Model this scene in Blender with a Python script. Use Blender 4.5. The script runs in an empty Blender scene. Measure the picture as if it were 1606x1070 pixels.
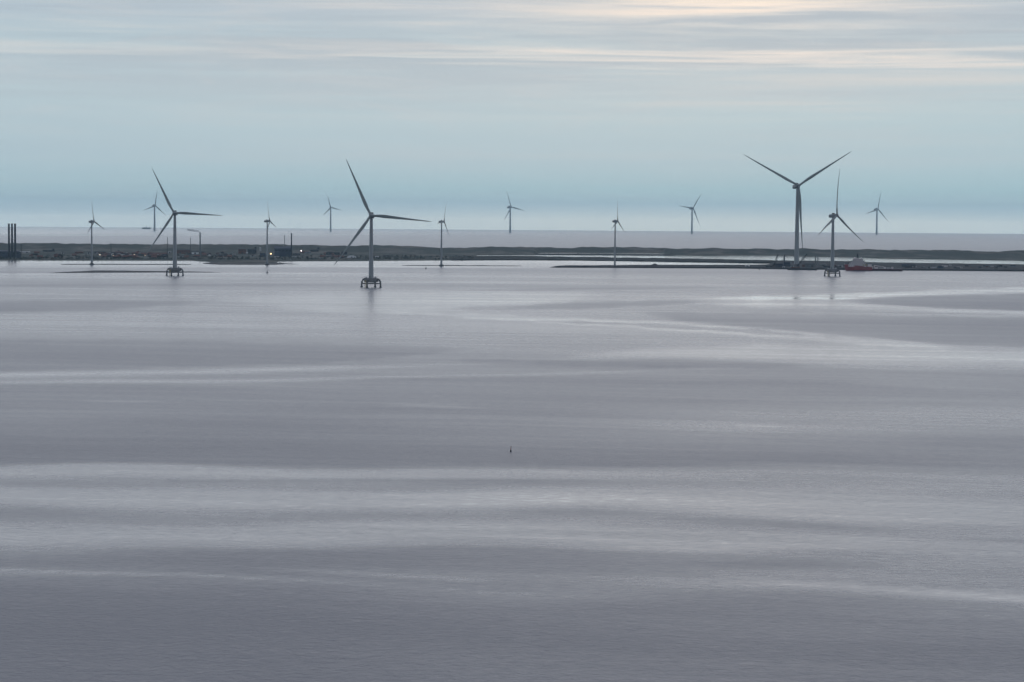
import bpy, bmesh, math, random
import numpy as np
from mathutils import Vector, Matrix, noise as mnoise

# ------------------------------------------------------------------ camera, sky, sun, exposure
PW, PH = 1606.0, 1070.0          # size of the photograph the survey below was taken from
F = 3470.0                       # focal length in those pixels
HC = 100.0                       # height of the camera above the fjord
RE = 7.4e6                       # radius of the earth incl. refraction: the sea curves away
PITCH = math.atan(192.2 / F)
ROLL = math.atan(0.0072)
FW = Vector((0, math.cos(PITCH), -math.sin(PITCH)))
R0 = Vector((1, 0, 0)); U0 = Vector((0, math.sin(PITCH), math.cos(PITCH)))
RT = R0 * math.cos(ROLL) + U0 * math.sin(ROLL)
UP = U0 * math.cos(ROLL) - R0 * math.sin(ROLL)

sc = bpy.context.scene
C = sc.collection
cam = bpy.data.cameras.new('camera')
cam.sensor_width = 36.0
cam.lens = F / PW * 36.0
cam.clip_start = 1.0
cam.clip_end = 300000.0
co = bpy.data.objects.new('camera', cam); C.objects.link(co)
M = Matrix((RT, UP, -FW)).transposed().to_4x4()
M.translation = Vector((0, 0, HC))
co.matrix_world = M
sc.camera = co
sc.cycles.use_denoising = True
sc.cycles.volume_bounces = 1
sc.cycles.max_bounces = 6
sc.cycles.sample_clamp_indirect = 4.0
sc.view_settings.view_transform = 'Standard'
sc.view_settings.look = 'None'
sc.view_settings.exposure = 0.0
sc.view_settings.gamma = 1.0
sc.view_settings.use_curve_mapping = False

SUN_AZ = math.atan2(1120 - 803, F)       # clockwise from +Y
SUN_EL = math.radians(7.0)
SUN_DIR = Vector((math.sin(SUN_AZ) * math.cos(SUN_EL), math.cos(SUN_AZ) * math.cos(SUN_EL), math.sin(SUN_EL)))

world = bpy.data.worlds.new('World'); sc.world = world
world.use_nodes = True
wt = world.node_tree; wt.nodes.clear()


class NT:
    """small helper to write node trees"""
    def __init__(self, tree): self.t = tree
    def n(self, typ, **kw):
        nd = self.t.nodes.new(typ)
        for k, v in kw.items(): setattr(nd, k, v)
        return nd
    def link(self, a, b): self.t.links.new(a, b)
    def put(self, sock, v):
        if isinstance(v, bpy.types.NodeSocket): self.link(v, sock)
        else: sock.default_value = v
    def math(self, op, a, b=None, clamp=False):
        nd = self.n('ShaderNodeMath', operation=op, use_clamp=clamp)
        self.put(nd.inputs[0], a)
        if b is not None: self.put(nd.inputs[1], b)
        return nd.outputs[0]
    def vmath(self, op, a, b=None, out=0):
        nd = self.n('ShaderNodeVectorMath', operation=op)
        self.put(nd.inputs[0], a)
        if b is not None: self.put(nd.inputs[1], b)
        return nd.outputs[out]
    def mix(self, fac, a, b, blend='MIX'):
        nd = self.n('ShaderNodeMix', data_type='RGBA', blend_type=blend)
        self.put(nd.inputs[0], fac); self.put(nd.inputs[6], a); self.put(nd.inputs[7], b)
        return nd.outputs[2]
    def noise(self, vec, scale, detail=4.0, rough=0.5, dist=0.0):
        nd = self.n('ShaderNodeTexNoise')
        self.put(nd.inputs['Vector'], vec)
        nd.inputs['Scale'].default_value = scale; nd.inputs['Detail'].default_value = detail
        nd.inputs['Roughness'].default_value = rough; nd.inputs['Distortion'].default_value = dist
        return nd.outputs[0]
    def maprange(self, v, a, b, c=0.0, d=1.0, smooth=True):
        nd = self.n('ShaderNodeMapRange', interpolation_type='SMOOTHSTEP' if smooth else 'LINEAR')
        self.put(nd.inputs[0], v)
        for i, q in enumerate((a, b, c, d)): nd.inputs[i + 1].default_value = q
        return nd.outputs[0]
    def ramp(self, v, stops):
        nd = self.n('ShaderNodeValToRGB')
        self.put(nd.inputs[0], v)
        e = nd.color_ramp.elements
        while len(e) < len(stops): e.new(0.5)
        for q, (p_, c_) in zip(e, stops): q.position = p_; q.color = (*c_, 1)
        return nd.outputs[0]


w = NT(wt)
out = w.n('ShaderNodeOutputWorld')
sky = w.n('ShaderNodeTexSky', sky_type='NISHITA', sun_disc=False)
sky.sun_elevation = SUN_EL
sky.sun_rotation = SUN_AZ
sky.air_density = 1.4; sky.dust_density = 2.5; sky.altitude = 100
bg_clear = w.n('ShaderNodeBackground'); bg_clear.inputs[1].default_value = 0.05
w.link(sky.outputs[0], bg_clear.inputs[0])
d = w.n('ShaderNodeTexCoord').outputs['Generated']
sep = w.n('ShaderNodeSeparateXYZ'); w.link(d, sep.inputs[0])
z = sep.outputs[2]
u = w.math('SQRT', w.math('MAXIMUM', z, 0.0))
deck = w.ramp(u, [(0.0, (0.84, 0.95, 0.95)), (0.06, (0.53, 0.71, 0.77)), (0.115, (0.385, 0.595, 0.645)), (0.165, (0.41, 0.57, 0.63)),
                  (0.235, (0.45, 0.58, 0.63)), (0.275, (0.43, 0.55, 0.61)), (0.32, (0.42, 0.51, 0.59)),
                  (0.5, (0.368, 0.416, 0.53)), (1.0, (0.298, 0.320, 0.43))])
sundot = w.math('MAXIMUM', w.vmath('DOT_PRODUCT', d, tuple(SUN_DIR), out=1), 0.0)
wide = w.math('POWER', sundot, 45.0)
# long stratus streaks: the same flat layers go on all round the sky
sv = w.vmath('MULTIPLY', d, (2.2, 2.2, 62.0))
s1 = w.noise(sv, 1.0, 7.0, 0.55, 0.9)
sv2 = w.vmath('MULTIPLY', d, (6.0, 6.0, 190.0))
s2 = w.noise(sv2, 1.0, 6.0, 0.6, 0.6)
sb = w.noise(w.vmath('ADD', w.vmath('MULTIPLY', d, (1.2, 1.2, 20.0)), (7.3, 2.1, 4.4)), 1.0, 3.0, 0.5, 0.4)
high = w.maprange(z, 0.035, 0.085)
streak = w.math('ADD', w.math('MULTIPLY', s1, 0.65), w.math('MULTIPLY', s2, 0.35))
lightf = w.math('MULTIPLY', w.maprange(streak, 0.48, 0.66), w.math('ADD', w.math('MULTIPLY', high, 0.70), 0.10))
lightf = w.math('MULTIPLY', lightf, w.math('ADD', w.math('MULTIPLY', wide, 0.8), 0.42))
c1 = w.mix(lightf, deck, (0.78, 0.72, 0.66, 1))
greyf = w.math('MULTIPLY', w.maprange(streak, 0.52, 0.38), w.math('ADD', w.math('MULTIPLY', high, 0.42), 0.08))
c2 = w.mix(greyf, c1, (0.34, 0.41, 0.48, 1))
c3 = w.mix(w.math('MULTIPLY', w.maprange(sb, 0.42, 0.7), 0.22), c2, (0.50, 0.52, 0.57, 1))
# pale strip low over the sea on the side of the sun
strip = w.math('MULTIPLY', w.maprange(z, 0.0085, -0.001), w.math('MULTIPLY', wide, 0.75))
c4 = w.mix(strip, c3, (1.0, 1.0, 0.86, 1))
# the sun, hidden behind the cloud layer
gx = w.math('DIVIDE', w.math('SUBTRACT', sep.outputs[0], SUN_DIR.x), 0.085)
gz = w.math('DIVIDE', w.math('SUBTRACT', z, 0.100), 0.017)
gg = w.math('POWER', 2.718, w.math('MULTIPLY', w.math('ADD', w.math('MULTIPLY', gx, gx), w.math('MULTIPLY', gz, gz)), -1.0))
gg = w.math('MULTIPLY', gg, w.math('GREATER_THAN', sep.outputs[1], 0.0))
glow = w.math('MULTIPLY', gg, w.maprange(streak, 0.40, 0.56, 0.05, 1.0))
c5 = w.mix(w.math('MULTIPLY', glow, 0.90), c4, (1.0, 0.85, 0.72, 1))
# a long low cloud bank lit from behind, thinning away from the sun
zb = w.math('ADD', z, w.math('MULTIPLY', w.math('SUBTRACT', s1, 0.5), 0.012))
mo = w.noise(w.vmath('MULTIPLY', d, (14.0, 14.0, 120.0)), 1.0, 7.0, 0.62, 1.2)
c5 = w.mix(w.math('MULTIPLY', w.maprange(mo, 0.46, 0.68), w.maprange(z, 0.02, 0.07, 0.08, 0.26)), c5, (0.56, 0.58, 0.60, 1))
bank = w.math('MULTIPLY', w.maprange(zb, 0.0655, 0.0705), w.maprange(zb, 0.0790, 0.0735))
bank = w.math('MULTIPLY', bank, w.math('MULTIPLY', w.maprange(s2, 0.36, 0.66), w.math('ADD', w.math('MULTIPLY', wide, 0.60), w.maprange(sb, 0.50, 0.66, 0.0, 0.35))))
c5 = w.mix(bank, c5, (0.80, 0.74, 0.69, 1))
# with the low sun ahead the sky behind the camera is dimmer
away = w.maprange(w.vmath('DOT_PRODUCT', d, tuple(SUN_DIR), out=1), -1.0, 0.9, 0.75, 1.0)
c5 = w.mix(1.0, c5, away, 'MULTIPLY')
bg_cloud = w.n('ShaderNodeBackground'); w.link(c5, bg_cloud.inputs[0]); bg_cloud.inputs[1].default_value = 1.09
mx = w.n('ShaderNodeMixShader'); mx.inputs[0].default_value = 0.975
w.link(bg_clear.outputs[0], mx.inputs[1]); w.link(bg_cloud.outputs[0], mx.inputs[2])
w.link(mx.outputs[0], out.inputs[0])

sl = bpy.data.lights.new('sun', 'SUN'); sl.energy = 0.5; sl.angle = math.radians(70); sl.color = (1.0, 0.97, 0.94)
so = bpy.data.objects.new('sun', sl); C.objects.link(so)
so.rotation_euler = SUN_DIR.to_track_quat('Z', 'Y').to_euler()


# ------------------------------------------------------------------ survey helpers: bearings and depressions to points on the curved sea
def ray(px, py): return FW * F + RT * (px - PW / 2) + UP * (PH / 2 - py)
def drop(s): return -s * s / (2 * RE)
def sea_s(px, py):
    q = ray(px, py); k = q.z / math.hypot(q.x, q.y)
    return RE * (-k - math.sqrt(max(k * k - 2 * HC / RE, 0)))
def bearing(px, py=410):
    q = ray(px, py); return math.atan2(q.x, q.y)
def at(px, s, h=0.0, py=410):
    a = bearing(px, py); return Vector((math.sin(a) * s, math.cos(a) * s, drop(s) + h))
def on_sea(px, py, h=0.0): return at(px, sea_s(px, py), h, py)
def height_at(px, py, s):
    q = ray(px, py); return HC + q.z / math.hypot(q.x, q.y) * s - drop(s)
def lerp_pts(pts, x):
    if x <= pts[0][0]: return pts[0][1]
    for (a, b), (c, e) in zip(pts, pts[1:]):
        if x <= c: return b + (e - b) * (x - a) / (c - a)
    return pts[-1][1]


# ------------------------------------------------------------------ materials
MAT = {}
def mat(name, col, rough=0.7, var=0.15, scale=0.2, spec=0.3, emit=None, strength=0.0, stretch=(1, 1, 1), metal=0.0):
    m = bpy.data.materials.new(name); m.use_nodes = True
    t = NT(m.node_tree); b = m.node_tree.nodes['Principled BSDF']
    tc = t.n('ShaderNodeTexCoord').outputs['Object']
    n1 = t.noise(t.vmath('MULTIPLY', tc, stretch), scale, 5.0, 0.6)
    n2 = t.noise(t.vmath('MULTIPLY', tc, stretch), scale * 6, 3.0, 0.5)
    v = t.math('ADD', t.math('MULTIPLY', n1, 0.7), t.math('MULTIPLY', n2, 0.3))
    fac = t.maprange(v, 0.3, 0.7)
    lo = tuple(x * (1 - var) for x in col) + (1,); hi = tuple(min(1, x * (1 + var)) for x in col) + (1,)
    t.link(t.mix(fac, lo, hi), b.inputs['Base Color'])
    t.link(t.maprange(n2, 0.2, 0.8, max(0.05, rough - 0.1), min(1, rough + 0.1)), b.inputs['Roughness'])
    b.inputs['Specular IOR Level'].default_value = spec
    b.inputs['Metallic'].default_value = metal
    if emit:
        b.inputs['Emission Color'].default_value = (*emit, 1); b.inputs['Emission Strength'].default_value = strength
    MAT[name] = m
    return m

mat('tower_paint', (0.31, 0.33, 0.34), 0.45, 0.06, 0.05, 0.4, stretch=(1, 1, 0.15))
mat('blade_paint', (0.24, 0.27, 0.27), 0.4, 0.05, 0.05, 0.4)
mat('nacelle_paint', (0.23, 0.25, 0.26), 0.5, 0.08, 0.1, 0.4)
mat('dark_grille', (0.06, 0.065, 0.07), 0.6, 0.1)
mat('concrete', (0.16, 0.16, 0.165), 0.85, 0.25, 0.15)
mat('wet_concrete', (0.06, 0.065, 0.07), 0.5, 0.3, 0.3)
mat('galvanised', (0.42, 0.43, 0.44), 0.5, 0.1, 0.4, 0.5)
mat('yellow_paint', (0.45, 0.33, 0.08), 0.5, 0.15, 0.4)
mat('chimney_steel', (0.025, 0.033, 0.045), 0.6, 0.15, 0.05)
mat('navy_cladding', (0.034, 0.045, 0.078), 0.7, 0.15, 0.05)
mat('grey_cladding', (0.14, 0.15, 0.16), 0.7, 0.15, 0.08)
mat('dark_cladding', (0.035, 0.038, 0.05), 0.8, 0.2, 0.08)
mat('brick_wall', (0.17, 0.085, 0.07), 0.85, 0.2, 0.3)
mat('white_plaster', (0.8, 0.8, 0.78), 0.8, 0.08, 0.2)
mat('pale_plaster', (0.45, 0.45, 0.46), 0.8, 0.1, 0.2)
mat('dark_roof', (0.03, 0.032, 0.04), 0.8, 0.25, 0.4)
mat('red_roof', (0.14, 0.068, 0.058), 0.8, 0.25, 0.4)
mat('glass', (0.02, 0.025, 0.03), 0.15, 0.1, 0.3, 0.6)
mat('white_membrane', (0.72, 0.73, 0.74), 0.6, 0.04, 0.1)
mat('foliage', (0.036, 0.045, 0.038), 0.9, 0.35, 0.08, 0.1)
mat('hull_maroon', (0.075, 0.03, 0.038), 0.6, 0.2, 0.1, 0.3)
mat('hull_red', (0.26, 0.042, 0.05), 0.5, 0.2, 0.06, 0.4, stretch=(1, 1, 0.3))
mat('hull_dark', (0.025, 0.022, 0.028), 0.6, 0.2, 0.1, 0.3)
mat('ship_white', (0.78, 0.70, 0.70), 0.5, 0.1, 0.15, 0.4)
mat('deck_grey', (0.10, 0.10, 0.105), 0.7, 0.2, 0.2)
mat('crane_steel', (0.035, 0.036, 0.042), 0.6, 0.2, 0.3, 0.4)
mat('rust_steel', (0.13, 0.055, 0.045), 0.75, 0.3, 0.3)
mat('gravel', (0.085, 0.08, 0.08), 0.95, 0.3, 0.1)
mat('quay_stone', (0.045, 0.045, 0.05), 0.9, 0.3, 0.05)
mat('buoy_red', (0.22, 0.04, 0.03), 0.5, 0.2, 1.0)
mat('buoy_dark', (0.03, 0.03, 0.035), 0.6, 0.2, 1.0)
mat('sodium_lamp', (0.9, 0.7, 0.5), 0.4, 0.02, emit=(1.0, 0.62, 0.28), strength=6.0)
mat('window_light', (0.9, 0.7, 0.5), 0.4, 0.02, emit=(1.0, 0.78, 0.55), strength=2.2)
mat('metal_halide_lamp', (0.9, 0.85, 0.8), 0.4, 0.02, emit=(1.0, 0.86, 0.82), strength=7.0)


def land_material(name, a, b, c, scale):
    m = bpy.data.materials.new(name); m.use_nodes = True
    t = NT(m.node_tree); bs = m.node_tree.nodes['Principled BSDF']
    tc = t.n('ShaderNodeTexCoord').outputs['Object']
    n1 = t.noise(t.vmath('MULTIPLY', tc, (1, 0.45, 1)), scale, 6.0, 0.6, 0.5)
    n2 = t.noise(tc, scale * 7, 5.0, 0.6)
    c1 = t.mix(t.maprange(n1, 0.46, 0.66), (*a, 1), (*b, 1))
    c2 = t.mix(t.maprange(n2, 0.52, 0.72), c1, (*c, 1))
    t.link(c2, bs.inputs['Base Color'])
    bs.inputs['Roughness'].default_value = 0.95; bs.inputs['Specular IOR Level'].default_value = 0.1
    MAT[name] = m
land_material('dune_grass', (0.042, 0.052, 0.046), (0.14, 0.13, 0.115), (0.024, 0.032, 0.030), 0.008)
land_material('meadow', (0.046, 0.050, 0.044), (0.075, 0.066, 0.062), (0.032, 0.036, 0.034), 0.008)
land_material('dam_grass', (0.012, 0.014, 0.016), (0.024, 0.023, 0.025), (0.010, 0.011, 0.013), 0.01)
land_material('wet_sand', (0.08, 0.078, 0.078), (0.12, 0.115, 0.115), (0.06, 0.06, 0.06), 0.01)
land_material('quay_ground', (0.028, 0.029, 0.034), (0.06, 0.058, 0.06), (0.018, 0.019, 0.024), 0.02)


# ------------------------------------------------------------------ mesh helpers
class MB:
    """collects shapes into one mesh"""
    def __init__(self): self.v = []; self.f = []
    def box(self, c, s, rz=0.0):
        c = Vector(c); i = len(self.v); cs, sn = math.cos(rz), math.sin(rz)
        for zz in (-.5, .5):
            for xx, yy in ((-.5, -.5), (.5, -.5), (.5, .5), (-.5, .5)):
                x, y = xx * s[0], yy * s[1]
                self.v.append(c + Vector((x * cs - y * sn, x * sn + y * cs, zz * s[2])))
        for q in ((3, 2, 1, 0), (4, 5, 6, 7), (0, 1, 5, 4), (1, 2, 6, 5), (2, 3, 7, 6), (3, 0, 4, 7)):
            self.f.append([i + k for k in q])
        return self
    def loft(self, rings, cap=True):
        i0 = len(self.v); n = len(rings[0])
        for r in rings: self.v.extend(Vector(p) for p in r)
        for a in range(len(rings) - 1):
            for k in range(n):
                k2 = (k + 1) % n
                self.f.append([i0 + a * n + k, i0 + a * n + k2, i0 + (a + 1) * n + k2, i0 + (a + 1) * n + k])
        if cap:
            self.f.append([i0 + k for k in reversed(range(n))])
            self.f.append([i0 + (len(rings) - 1) * n + k for k in range(n)])
        return self
    def tube(self, pts, rads, n=10):
        pts = [Vector(p) for p in pts]
        if not isinstance(rads, (list, tuple)): rads = [rads] * len(pts)
        rings = []
        for k, p in enumerate(pts):
            t = (pts[min(k + 1, len(pts) - 1)] - pts[max(k - 1, 0)]).normalized()
            a = t.cross(Vector((0, 0, 1)) if abs(t.z) < 0.9 else Vector((1, 0, 0))).normalized(); b = t.cross(a)
            rings.append([p + (a * math.cos(2 * math.pi * j / n) + b * math.sin(2 * math.pi * j / n)) * rads[k] for j in range(n)])
        return self.loft(rings)
    def build(self, name, material, parent=None, smooth=False, loc=None):
        me = bpy.data.meshes.new(name); me.from_pydata(self.v, [], self.f)
        bm = bmesh.new(); bm.from_mesh(me); bmesh.ops.recalc_face_normals(bm, faces=bm.faces); bm.to_mesh(me); bm.free()
        me.materials.append(MAT[material] if isinstance(material, str) else material)
        if smooth:
            me.polygons.foreach_set('use_smooth', [True] * len(me.polygons))
            me.set_sharp_from_angle(angle=math.radians(45))
        o = bpy.data.objects.new(name, me); C.objects.link(o)
        if parent: o.parent = parent
        if loc is not None: o.location = loc
        return o

def tag(o, label=None, cat=None, group=None, kind=None):
    if label: o['label'] = label
    if cat: o['category'] = cat
    if group: o['group'] = group
    if kind: o['kind'] = kind
    return o
def thing(name, loc, label, cat, group=None, rz=0.0):
    o = bpy.data.objects.new(name, None); C.objects.link(o)
    o.empty_display_size = 1.0
    o.location = loc; o.rotation_euler = (0, 0, rz)
    return tag(o, label, cat, group)
def facing(p):                     # heading that turns local -Y towards the camera bearing
    return -math.atan2(p.x, p.y)


# ------------------------------------------------------------------ the sea: one sheet that curves away below the horizon
# calm (slick) and wind-ruffled water, as seen over the fjord: rows by distance, columns by bearing
CX = [0, 400, 800, 1200, 1606]
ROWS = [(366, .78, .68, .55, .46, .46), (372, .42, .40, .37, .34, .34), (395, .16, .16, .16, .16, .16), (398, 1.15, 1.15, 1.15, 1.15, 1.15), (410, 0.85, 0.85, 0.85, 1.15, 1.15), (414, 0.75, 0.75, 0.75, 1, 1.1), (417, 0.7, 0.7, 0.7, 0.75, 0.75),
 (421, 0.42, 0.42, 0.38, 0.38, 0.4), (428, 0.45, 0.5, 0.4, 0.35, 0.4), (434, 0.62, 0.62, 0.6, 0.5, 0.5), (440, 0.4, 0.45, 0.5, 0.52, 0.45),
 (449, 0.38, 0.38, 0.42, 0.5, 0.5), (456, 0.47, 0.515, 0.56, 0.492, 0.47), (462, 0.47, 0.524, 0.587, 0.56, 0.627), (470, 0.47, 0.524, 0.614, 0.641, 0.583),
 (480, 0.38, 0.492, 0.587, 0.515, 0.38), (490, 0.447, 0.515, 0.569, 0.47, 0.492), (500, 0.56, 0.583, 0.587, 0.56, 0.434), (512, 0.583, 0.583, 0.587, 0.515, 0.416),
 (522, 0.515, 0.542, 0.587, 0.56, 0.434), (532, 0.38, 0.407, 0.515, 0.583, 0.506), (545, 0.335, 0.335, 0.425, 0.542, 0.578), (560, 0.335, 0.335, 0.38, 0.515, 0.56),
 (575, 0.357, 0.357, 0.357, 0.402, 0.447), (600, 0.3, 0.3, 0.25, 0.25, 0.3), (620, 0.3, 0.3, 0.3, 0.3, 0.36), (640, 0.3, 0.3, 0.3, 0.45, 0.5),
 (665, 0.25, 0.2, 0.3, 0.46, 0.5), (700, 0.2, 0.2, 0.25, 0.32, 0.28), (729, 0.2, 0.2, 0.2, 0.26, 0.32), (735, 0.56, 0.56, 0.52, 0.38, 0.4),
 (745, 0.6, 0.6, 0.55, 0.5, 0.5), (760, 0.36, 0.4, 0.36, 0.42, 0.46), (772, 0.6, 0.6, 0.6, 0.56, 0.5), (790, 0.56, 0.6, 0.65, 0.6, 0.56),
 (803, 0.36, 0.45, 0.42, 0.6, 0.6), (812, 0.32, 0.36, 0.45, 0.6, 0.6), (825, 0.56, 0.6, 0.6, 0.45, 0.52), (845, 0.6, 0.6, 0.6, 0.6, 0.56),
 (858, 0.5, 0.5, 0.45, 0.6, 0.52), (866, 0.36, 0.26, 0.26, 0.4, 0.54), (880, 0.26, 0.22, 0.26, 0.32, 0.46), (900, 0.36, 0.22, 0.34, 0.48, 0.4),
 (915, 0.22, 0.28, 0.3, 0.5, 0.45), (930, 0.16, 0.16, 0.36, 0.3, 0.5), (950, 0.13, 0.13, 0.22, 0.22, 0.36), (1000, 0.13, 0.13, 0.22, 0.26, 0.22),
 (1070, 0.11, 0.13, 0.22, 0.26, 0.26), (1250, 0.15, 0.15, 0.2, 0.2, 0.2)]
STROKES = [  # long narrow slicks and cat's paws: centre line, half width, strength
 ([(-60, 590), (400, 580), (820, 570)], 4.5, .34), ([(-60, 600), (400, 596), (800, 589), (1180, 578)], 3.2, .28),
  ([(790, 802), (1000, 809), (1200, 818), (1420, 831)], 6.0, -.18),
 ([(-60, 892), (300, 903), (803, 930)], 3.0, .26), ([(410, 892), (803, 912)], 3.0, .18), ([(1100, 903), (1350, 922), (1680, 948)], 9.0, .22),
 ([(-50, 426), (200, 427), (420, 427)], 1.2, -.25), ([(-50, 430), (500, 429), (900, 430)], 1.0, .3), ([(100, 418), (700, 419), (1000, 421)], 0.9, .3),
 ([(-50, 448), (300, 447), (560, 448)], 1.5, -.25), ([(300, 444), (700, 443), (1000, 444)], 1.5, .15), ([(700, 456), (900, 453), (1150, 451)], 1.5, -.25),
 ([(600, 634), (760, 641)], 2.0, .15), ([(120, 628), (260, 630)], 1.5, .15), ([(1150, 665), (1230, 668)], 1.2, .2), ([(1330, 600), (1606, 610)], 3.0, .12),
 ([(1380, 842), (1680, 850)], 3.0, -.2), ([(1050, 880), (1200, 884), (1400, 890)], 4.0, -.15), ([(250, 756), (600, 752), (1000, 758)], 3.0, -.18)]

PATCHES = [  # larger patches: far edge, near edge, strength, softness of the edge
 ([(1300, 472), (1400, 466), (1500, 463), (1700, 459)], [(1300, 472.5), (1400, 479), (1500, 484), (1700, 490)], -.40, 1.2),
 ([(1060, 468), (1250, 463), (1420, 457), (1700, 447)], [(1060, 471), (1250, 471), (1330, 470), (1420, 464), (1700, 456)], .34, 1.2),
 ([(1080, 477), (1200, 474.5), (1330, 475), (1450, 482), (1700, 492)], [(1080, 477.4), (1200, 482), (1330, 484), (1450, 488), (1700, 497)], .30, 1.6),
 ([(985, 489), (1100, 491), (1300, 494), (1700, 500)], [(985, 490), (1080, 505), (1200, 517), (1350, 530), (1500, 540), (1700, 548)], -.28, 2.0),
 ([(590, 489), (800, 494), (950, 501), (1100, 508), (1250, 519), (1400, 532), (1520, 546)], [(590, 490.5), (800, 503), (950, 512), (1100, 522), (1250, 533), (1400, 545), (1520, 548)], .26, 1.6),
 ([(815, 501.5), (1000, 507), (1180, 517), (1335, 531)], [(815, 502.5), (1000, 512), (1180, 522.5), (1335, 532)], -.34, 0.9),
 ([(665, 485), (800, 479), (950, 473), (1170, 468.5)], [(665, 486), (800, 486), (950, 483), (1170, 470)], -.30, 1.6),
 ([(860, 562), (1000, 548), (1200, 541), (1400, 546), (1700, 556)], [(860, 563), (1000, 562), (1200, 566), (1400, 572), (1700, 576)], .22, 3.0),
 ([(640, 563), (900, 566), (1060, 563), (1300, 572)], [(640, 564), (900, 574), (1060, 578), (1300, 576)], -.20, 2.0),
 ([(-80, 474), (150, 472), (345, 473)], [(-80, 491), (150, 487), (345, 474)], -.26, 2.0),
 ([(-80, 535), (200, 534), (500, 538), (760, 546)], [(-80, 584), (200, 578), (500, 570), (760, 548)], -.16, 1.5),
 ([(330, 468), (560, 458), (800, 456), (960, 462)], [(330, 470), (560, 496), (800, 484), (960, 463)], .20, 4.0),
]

def build_sea():
    a0, a1 = bearing(-170), bearing(1776)
    fine = np.linspace(a0, a1, 300)
    coarse = np.linspace(a1, a0 + 2 * math.pi, 62)[1:-1]
    az = np.concatenate([fine, coarse])
    dep = []                                             # distances: dense where the camera can see them
    for yy in np.concatenate([np.arange(1250, 700, -4.0), np.arange(700, 520, -2.0), np.arange(520, 366, -1.0)]):
        dep.append(sea_s(803, yy))
    s = np.array([40.0, 90, 150, 210] + dep + [30000.0, 34000, 38000, 45000])
    na, ns = len(az), len(s)
    A, S = np.meshgrid(az, s)
    X, Y = np.sin(A) * S, np.cos(A) * S; Z = -S * S / (2 * RE)
    V = np.stack([X, Y, Z], -1).reshape(-1, 3)
    rel = V - np.array([0, 0, HC])
    fz = rel @ np.array(FW)
    px = np.where(fz > 1, 803 + F * (rel @ np.array(RT)) / np.maximum(fz, 1), 803)
    py = np.where(fz > 1, 535 - F * (rel @ np.array(UP)) / np.maximum(fz, 1), 1250)
    # measured rows were read along the level of the middle column
    ry = [r[0] for r in ROWS]; g = np.array([r[1:] for r in ROWS])
    wob = 3.5 * np.sin(px / 190.0 + py / 37.0) + 2.2 * np.sin(px / 83.0 - py / 19.0)
    wob *= np.clip((py - 400) / 200.0, 0.05, 1.0)
    pyw = py + wob
    cols = np.stack([np.interp(pyw, ry, g[:, k]) for k in range(5)], -1)
    pxc = np.clip(px, 0, 1605.9)
    j = np.clip(np.searchsorted(CX, pxc, side='right') - 1, 0, 3)
    x0 = np.array(CX)[j]; x1 = np.array(CX)[j + 1]; t = (pxc - x0) / (x1 - x0); t = t * t * (3 - 2 * t)
    idx = np.arange(len(px))
    calm = cols[idx, j] * (1 - t) + cols[idx, j + 1] * t
    for pts, hw, val in STROKES:
        xs = [p[0] for p in pts]; ys = [p[1] for p in pts]
        cy = np.interp(px, xs, ys)
        q = np.clip((px - xs[0]) / (xs[-1] - xs[0]), 0, 1)
        taper = np.clip(np.sin(np.pi * q), 0, 1) ** 0.5
        taper = np.where(np.array(xs[0]) < 0, np.clip(np.sin(np.pi * (0.5 + q / 2)), 0, 1) ** 0.5, taper)
        if xs[-1] > 1606: taper = np.clip(np.sin(np.pi * q / 2), 0, 1) ** 0.5 * (px > xs[0])
        calm = calm + val * taper * np.exp(-((py - cy + 0.3 * wob) / (hw * (0.35 + 0.65 * taper))) ** 2)
    for top_, bot_, val, soft in PATCHES:
        ty = np.interp(px, [p[0] for p in top_], [p[1] for p in top_]); by = np.interp(px, [p[0] for p in bot_], [p[1] for p in bot_])
        jag = 0.6 * np.sin(px / 23.0) + 0.5 * np.sin(px / 9.0 + 1.3)
        fade = np.clip(np.minimum((px - top_[0][0]) / 70.0, (top_[-1][0] - px) / 70.0), 0, 1)
        inside = fade * 1 / (1 + np.exp(-np.clip((py - ty + jag) / soft * 2, -40, 40))) / (1 + np.exp(-np.clip((by - py + jag) / soft * 2, -40, 40)))
        calm = calm + val * inside * (px > top_[0][0]) * (px < top_[-1][0])
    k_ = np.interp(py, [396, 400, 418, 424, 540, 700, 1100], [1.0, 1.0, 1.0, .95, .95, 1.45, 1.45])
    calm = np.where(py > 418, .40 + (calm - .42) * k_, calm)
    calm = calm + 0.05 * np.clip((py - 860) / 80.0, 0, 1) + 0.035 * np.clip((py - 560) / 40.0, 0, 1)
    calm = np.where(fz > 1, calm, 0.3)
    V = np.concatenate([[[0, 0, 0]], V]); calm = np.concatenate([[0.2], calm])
    faces = []
    for k in range(na): faces.append((0, 1 + (k + 1) % na, 1 + k))
    base = 1 + np.arange(ns - 1)[:, None] * na + np.arange(na)[None, :]
    nxt = 1 + np.arange(ns - 1)[:, None] * na + ((np.arange(na) + 1) % na)[None, :]
    quads = np.stack([base, nxt, nxt + na, base + na], -1).reshape(-1, 4)
    faces += quads.tolist()
    me = bpy.data.meshes.new('sea'); me.from_pydata(V.tolist(), [], faces)
    bm = bmesh.new(); bm.from_mesh(me)
    bmesh.ops.recalc_face_normals(bm, faces=bm.faces)
    bm.to_mesh(me); bm.free()
    if me.polygons[5000].normal.z < 0: me.flip_normals()
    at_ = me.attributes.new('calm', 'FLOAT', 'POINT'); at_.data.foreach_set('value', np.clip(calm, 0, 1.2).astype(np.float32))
    me.polygons.foreach_set('use_smooth', [True] * len(me.polygons))
    m = bpy.data.materials.new('water'); m.use_nodes = True
    t = NT(m.node_tree); b = m.node_tree.nodes['Principled BSDF']
    tc = t.n('ShaderNodeTexCoord').outputs['Object']
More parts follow.
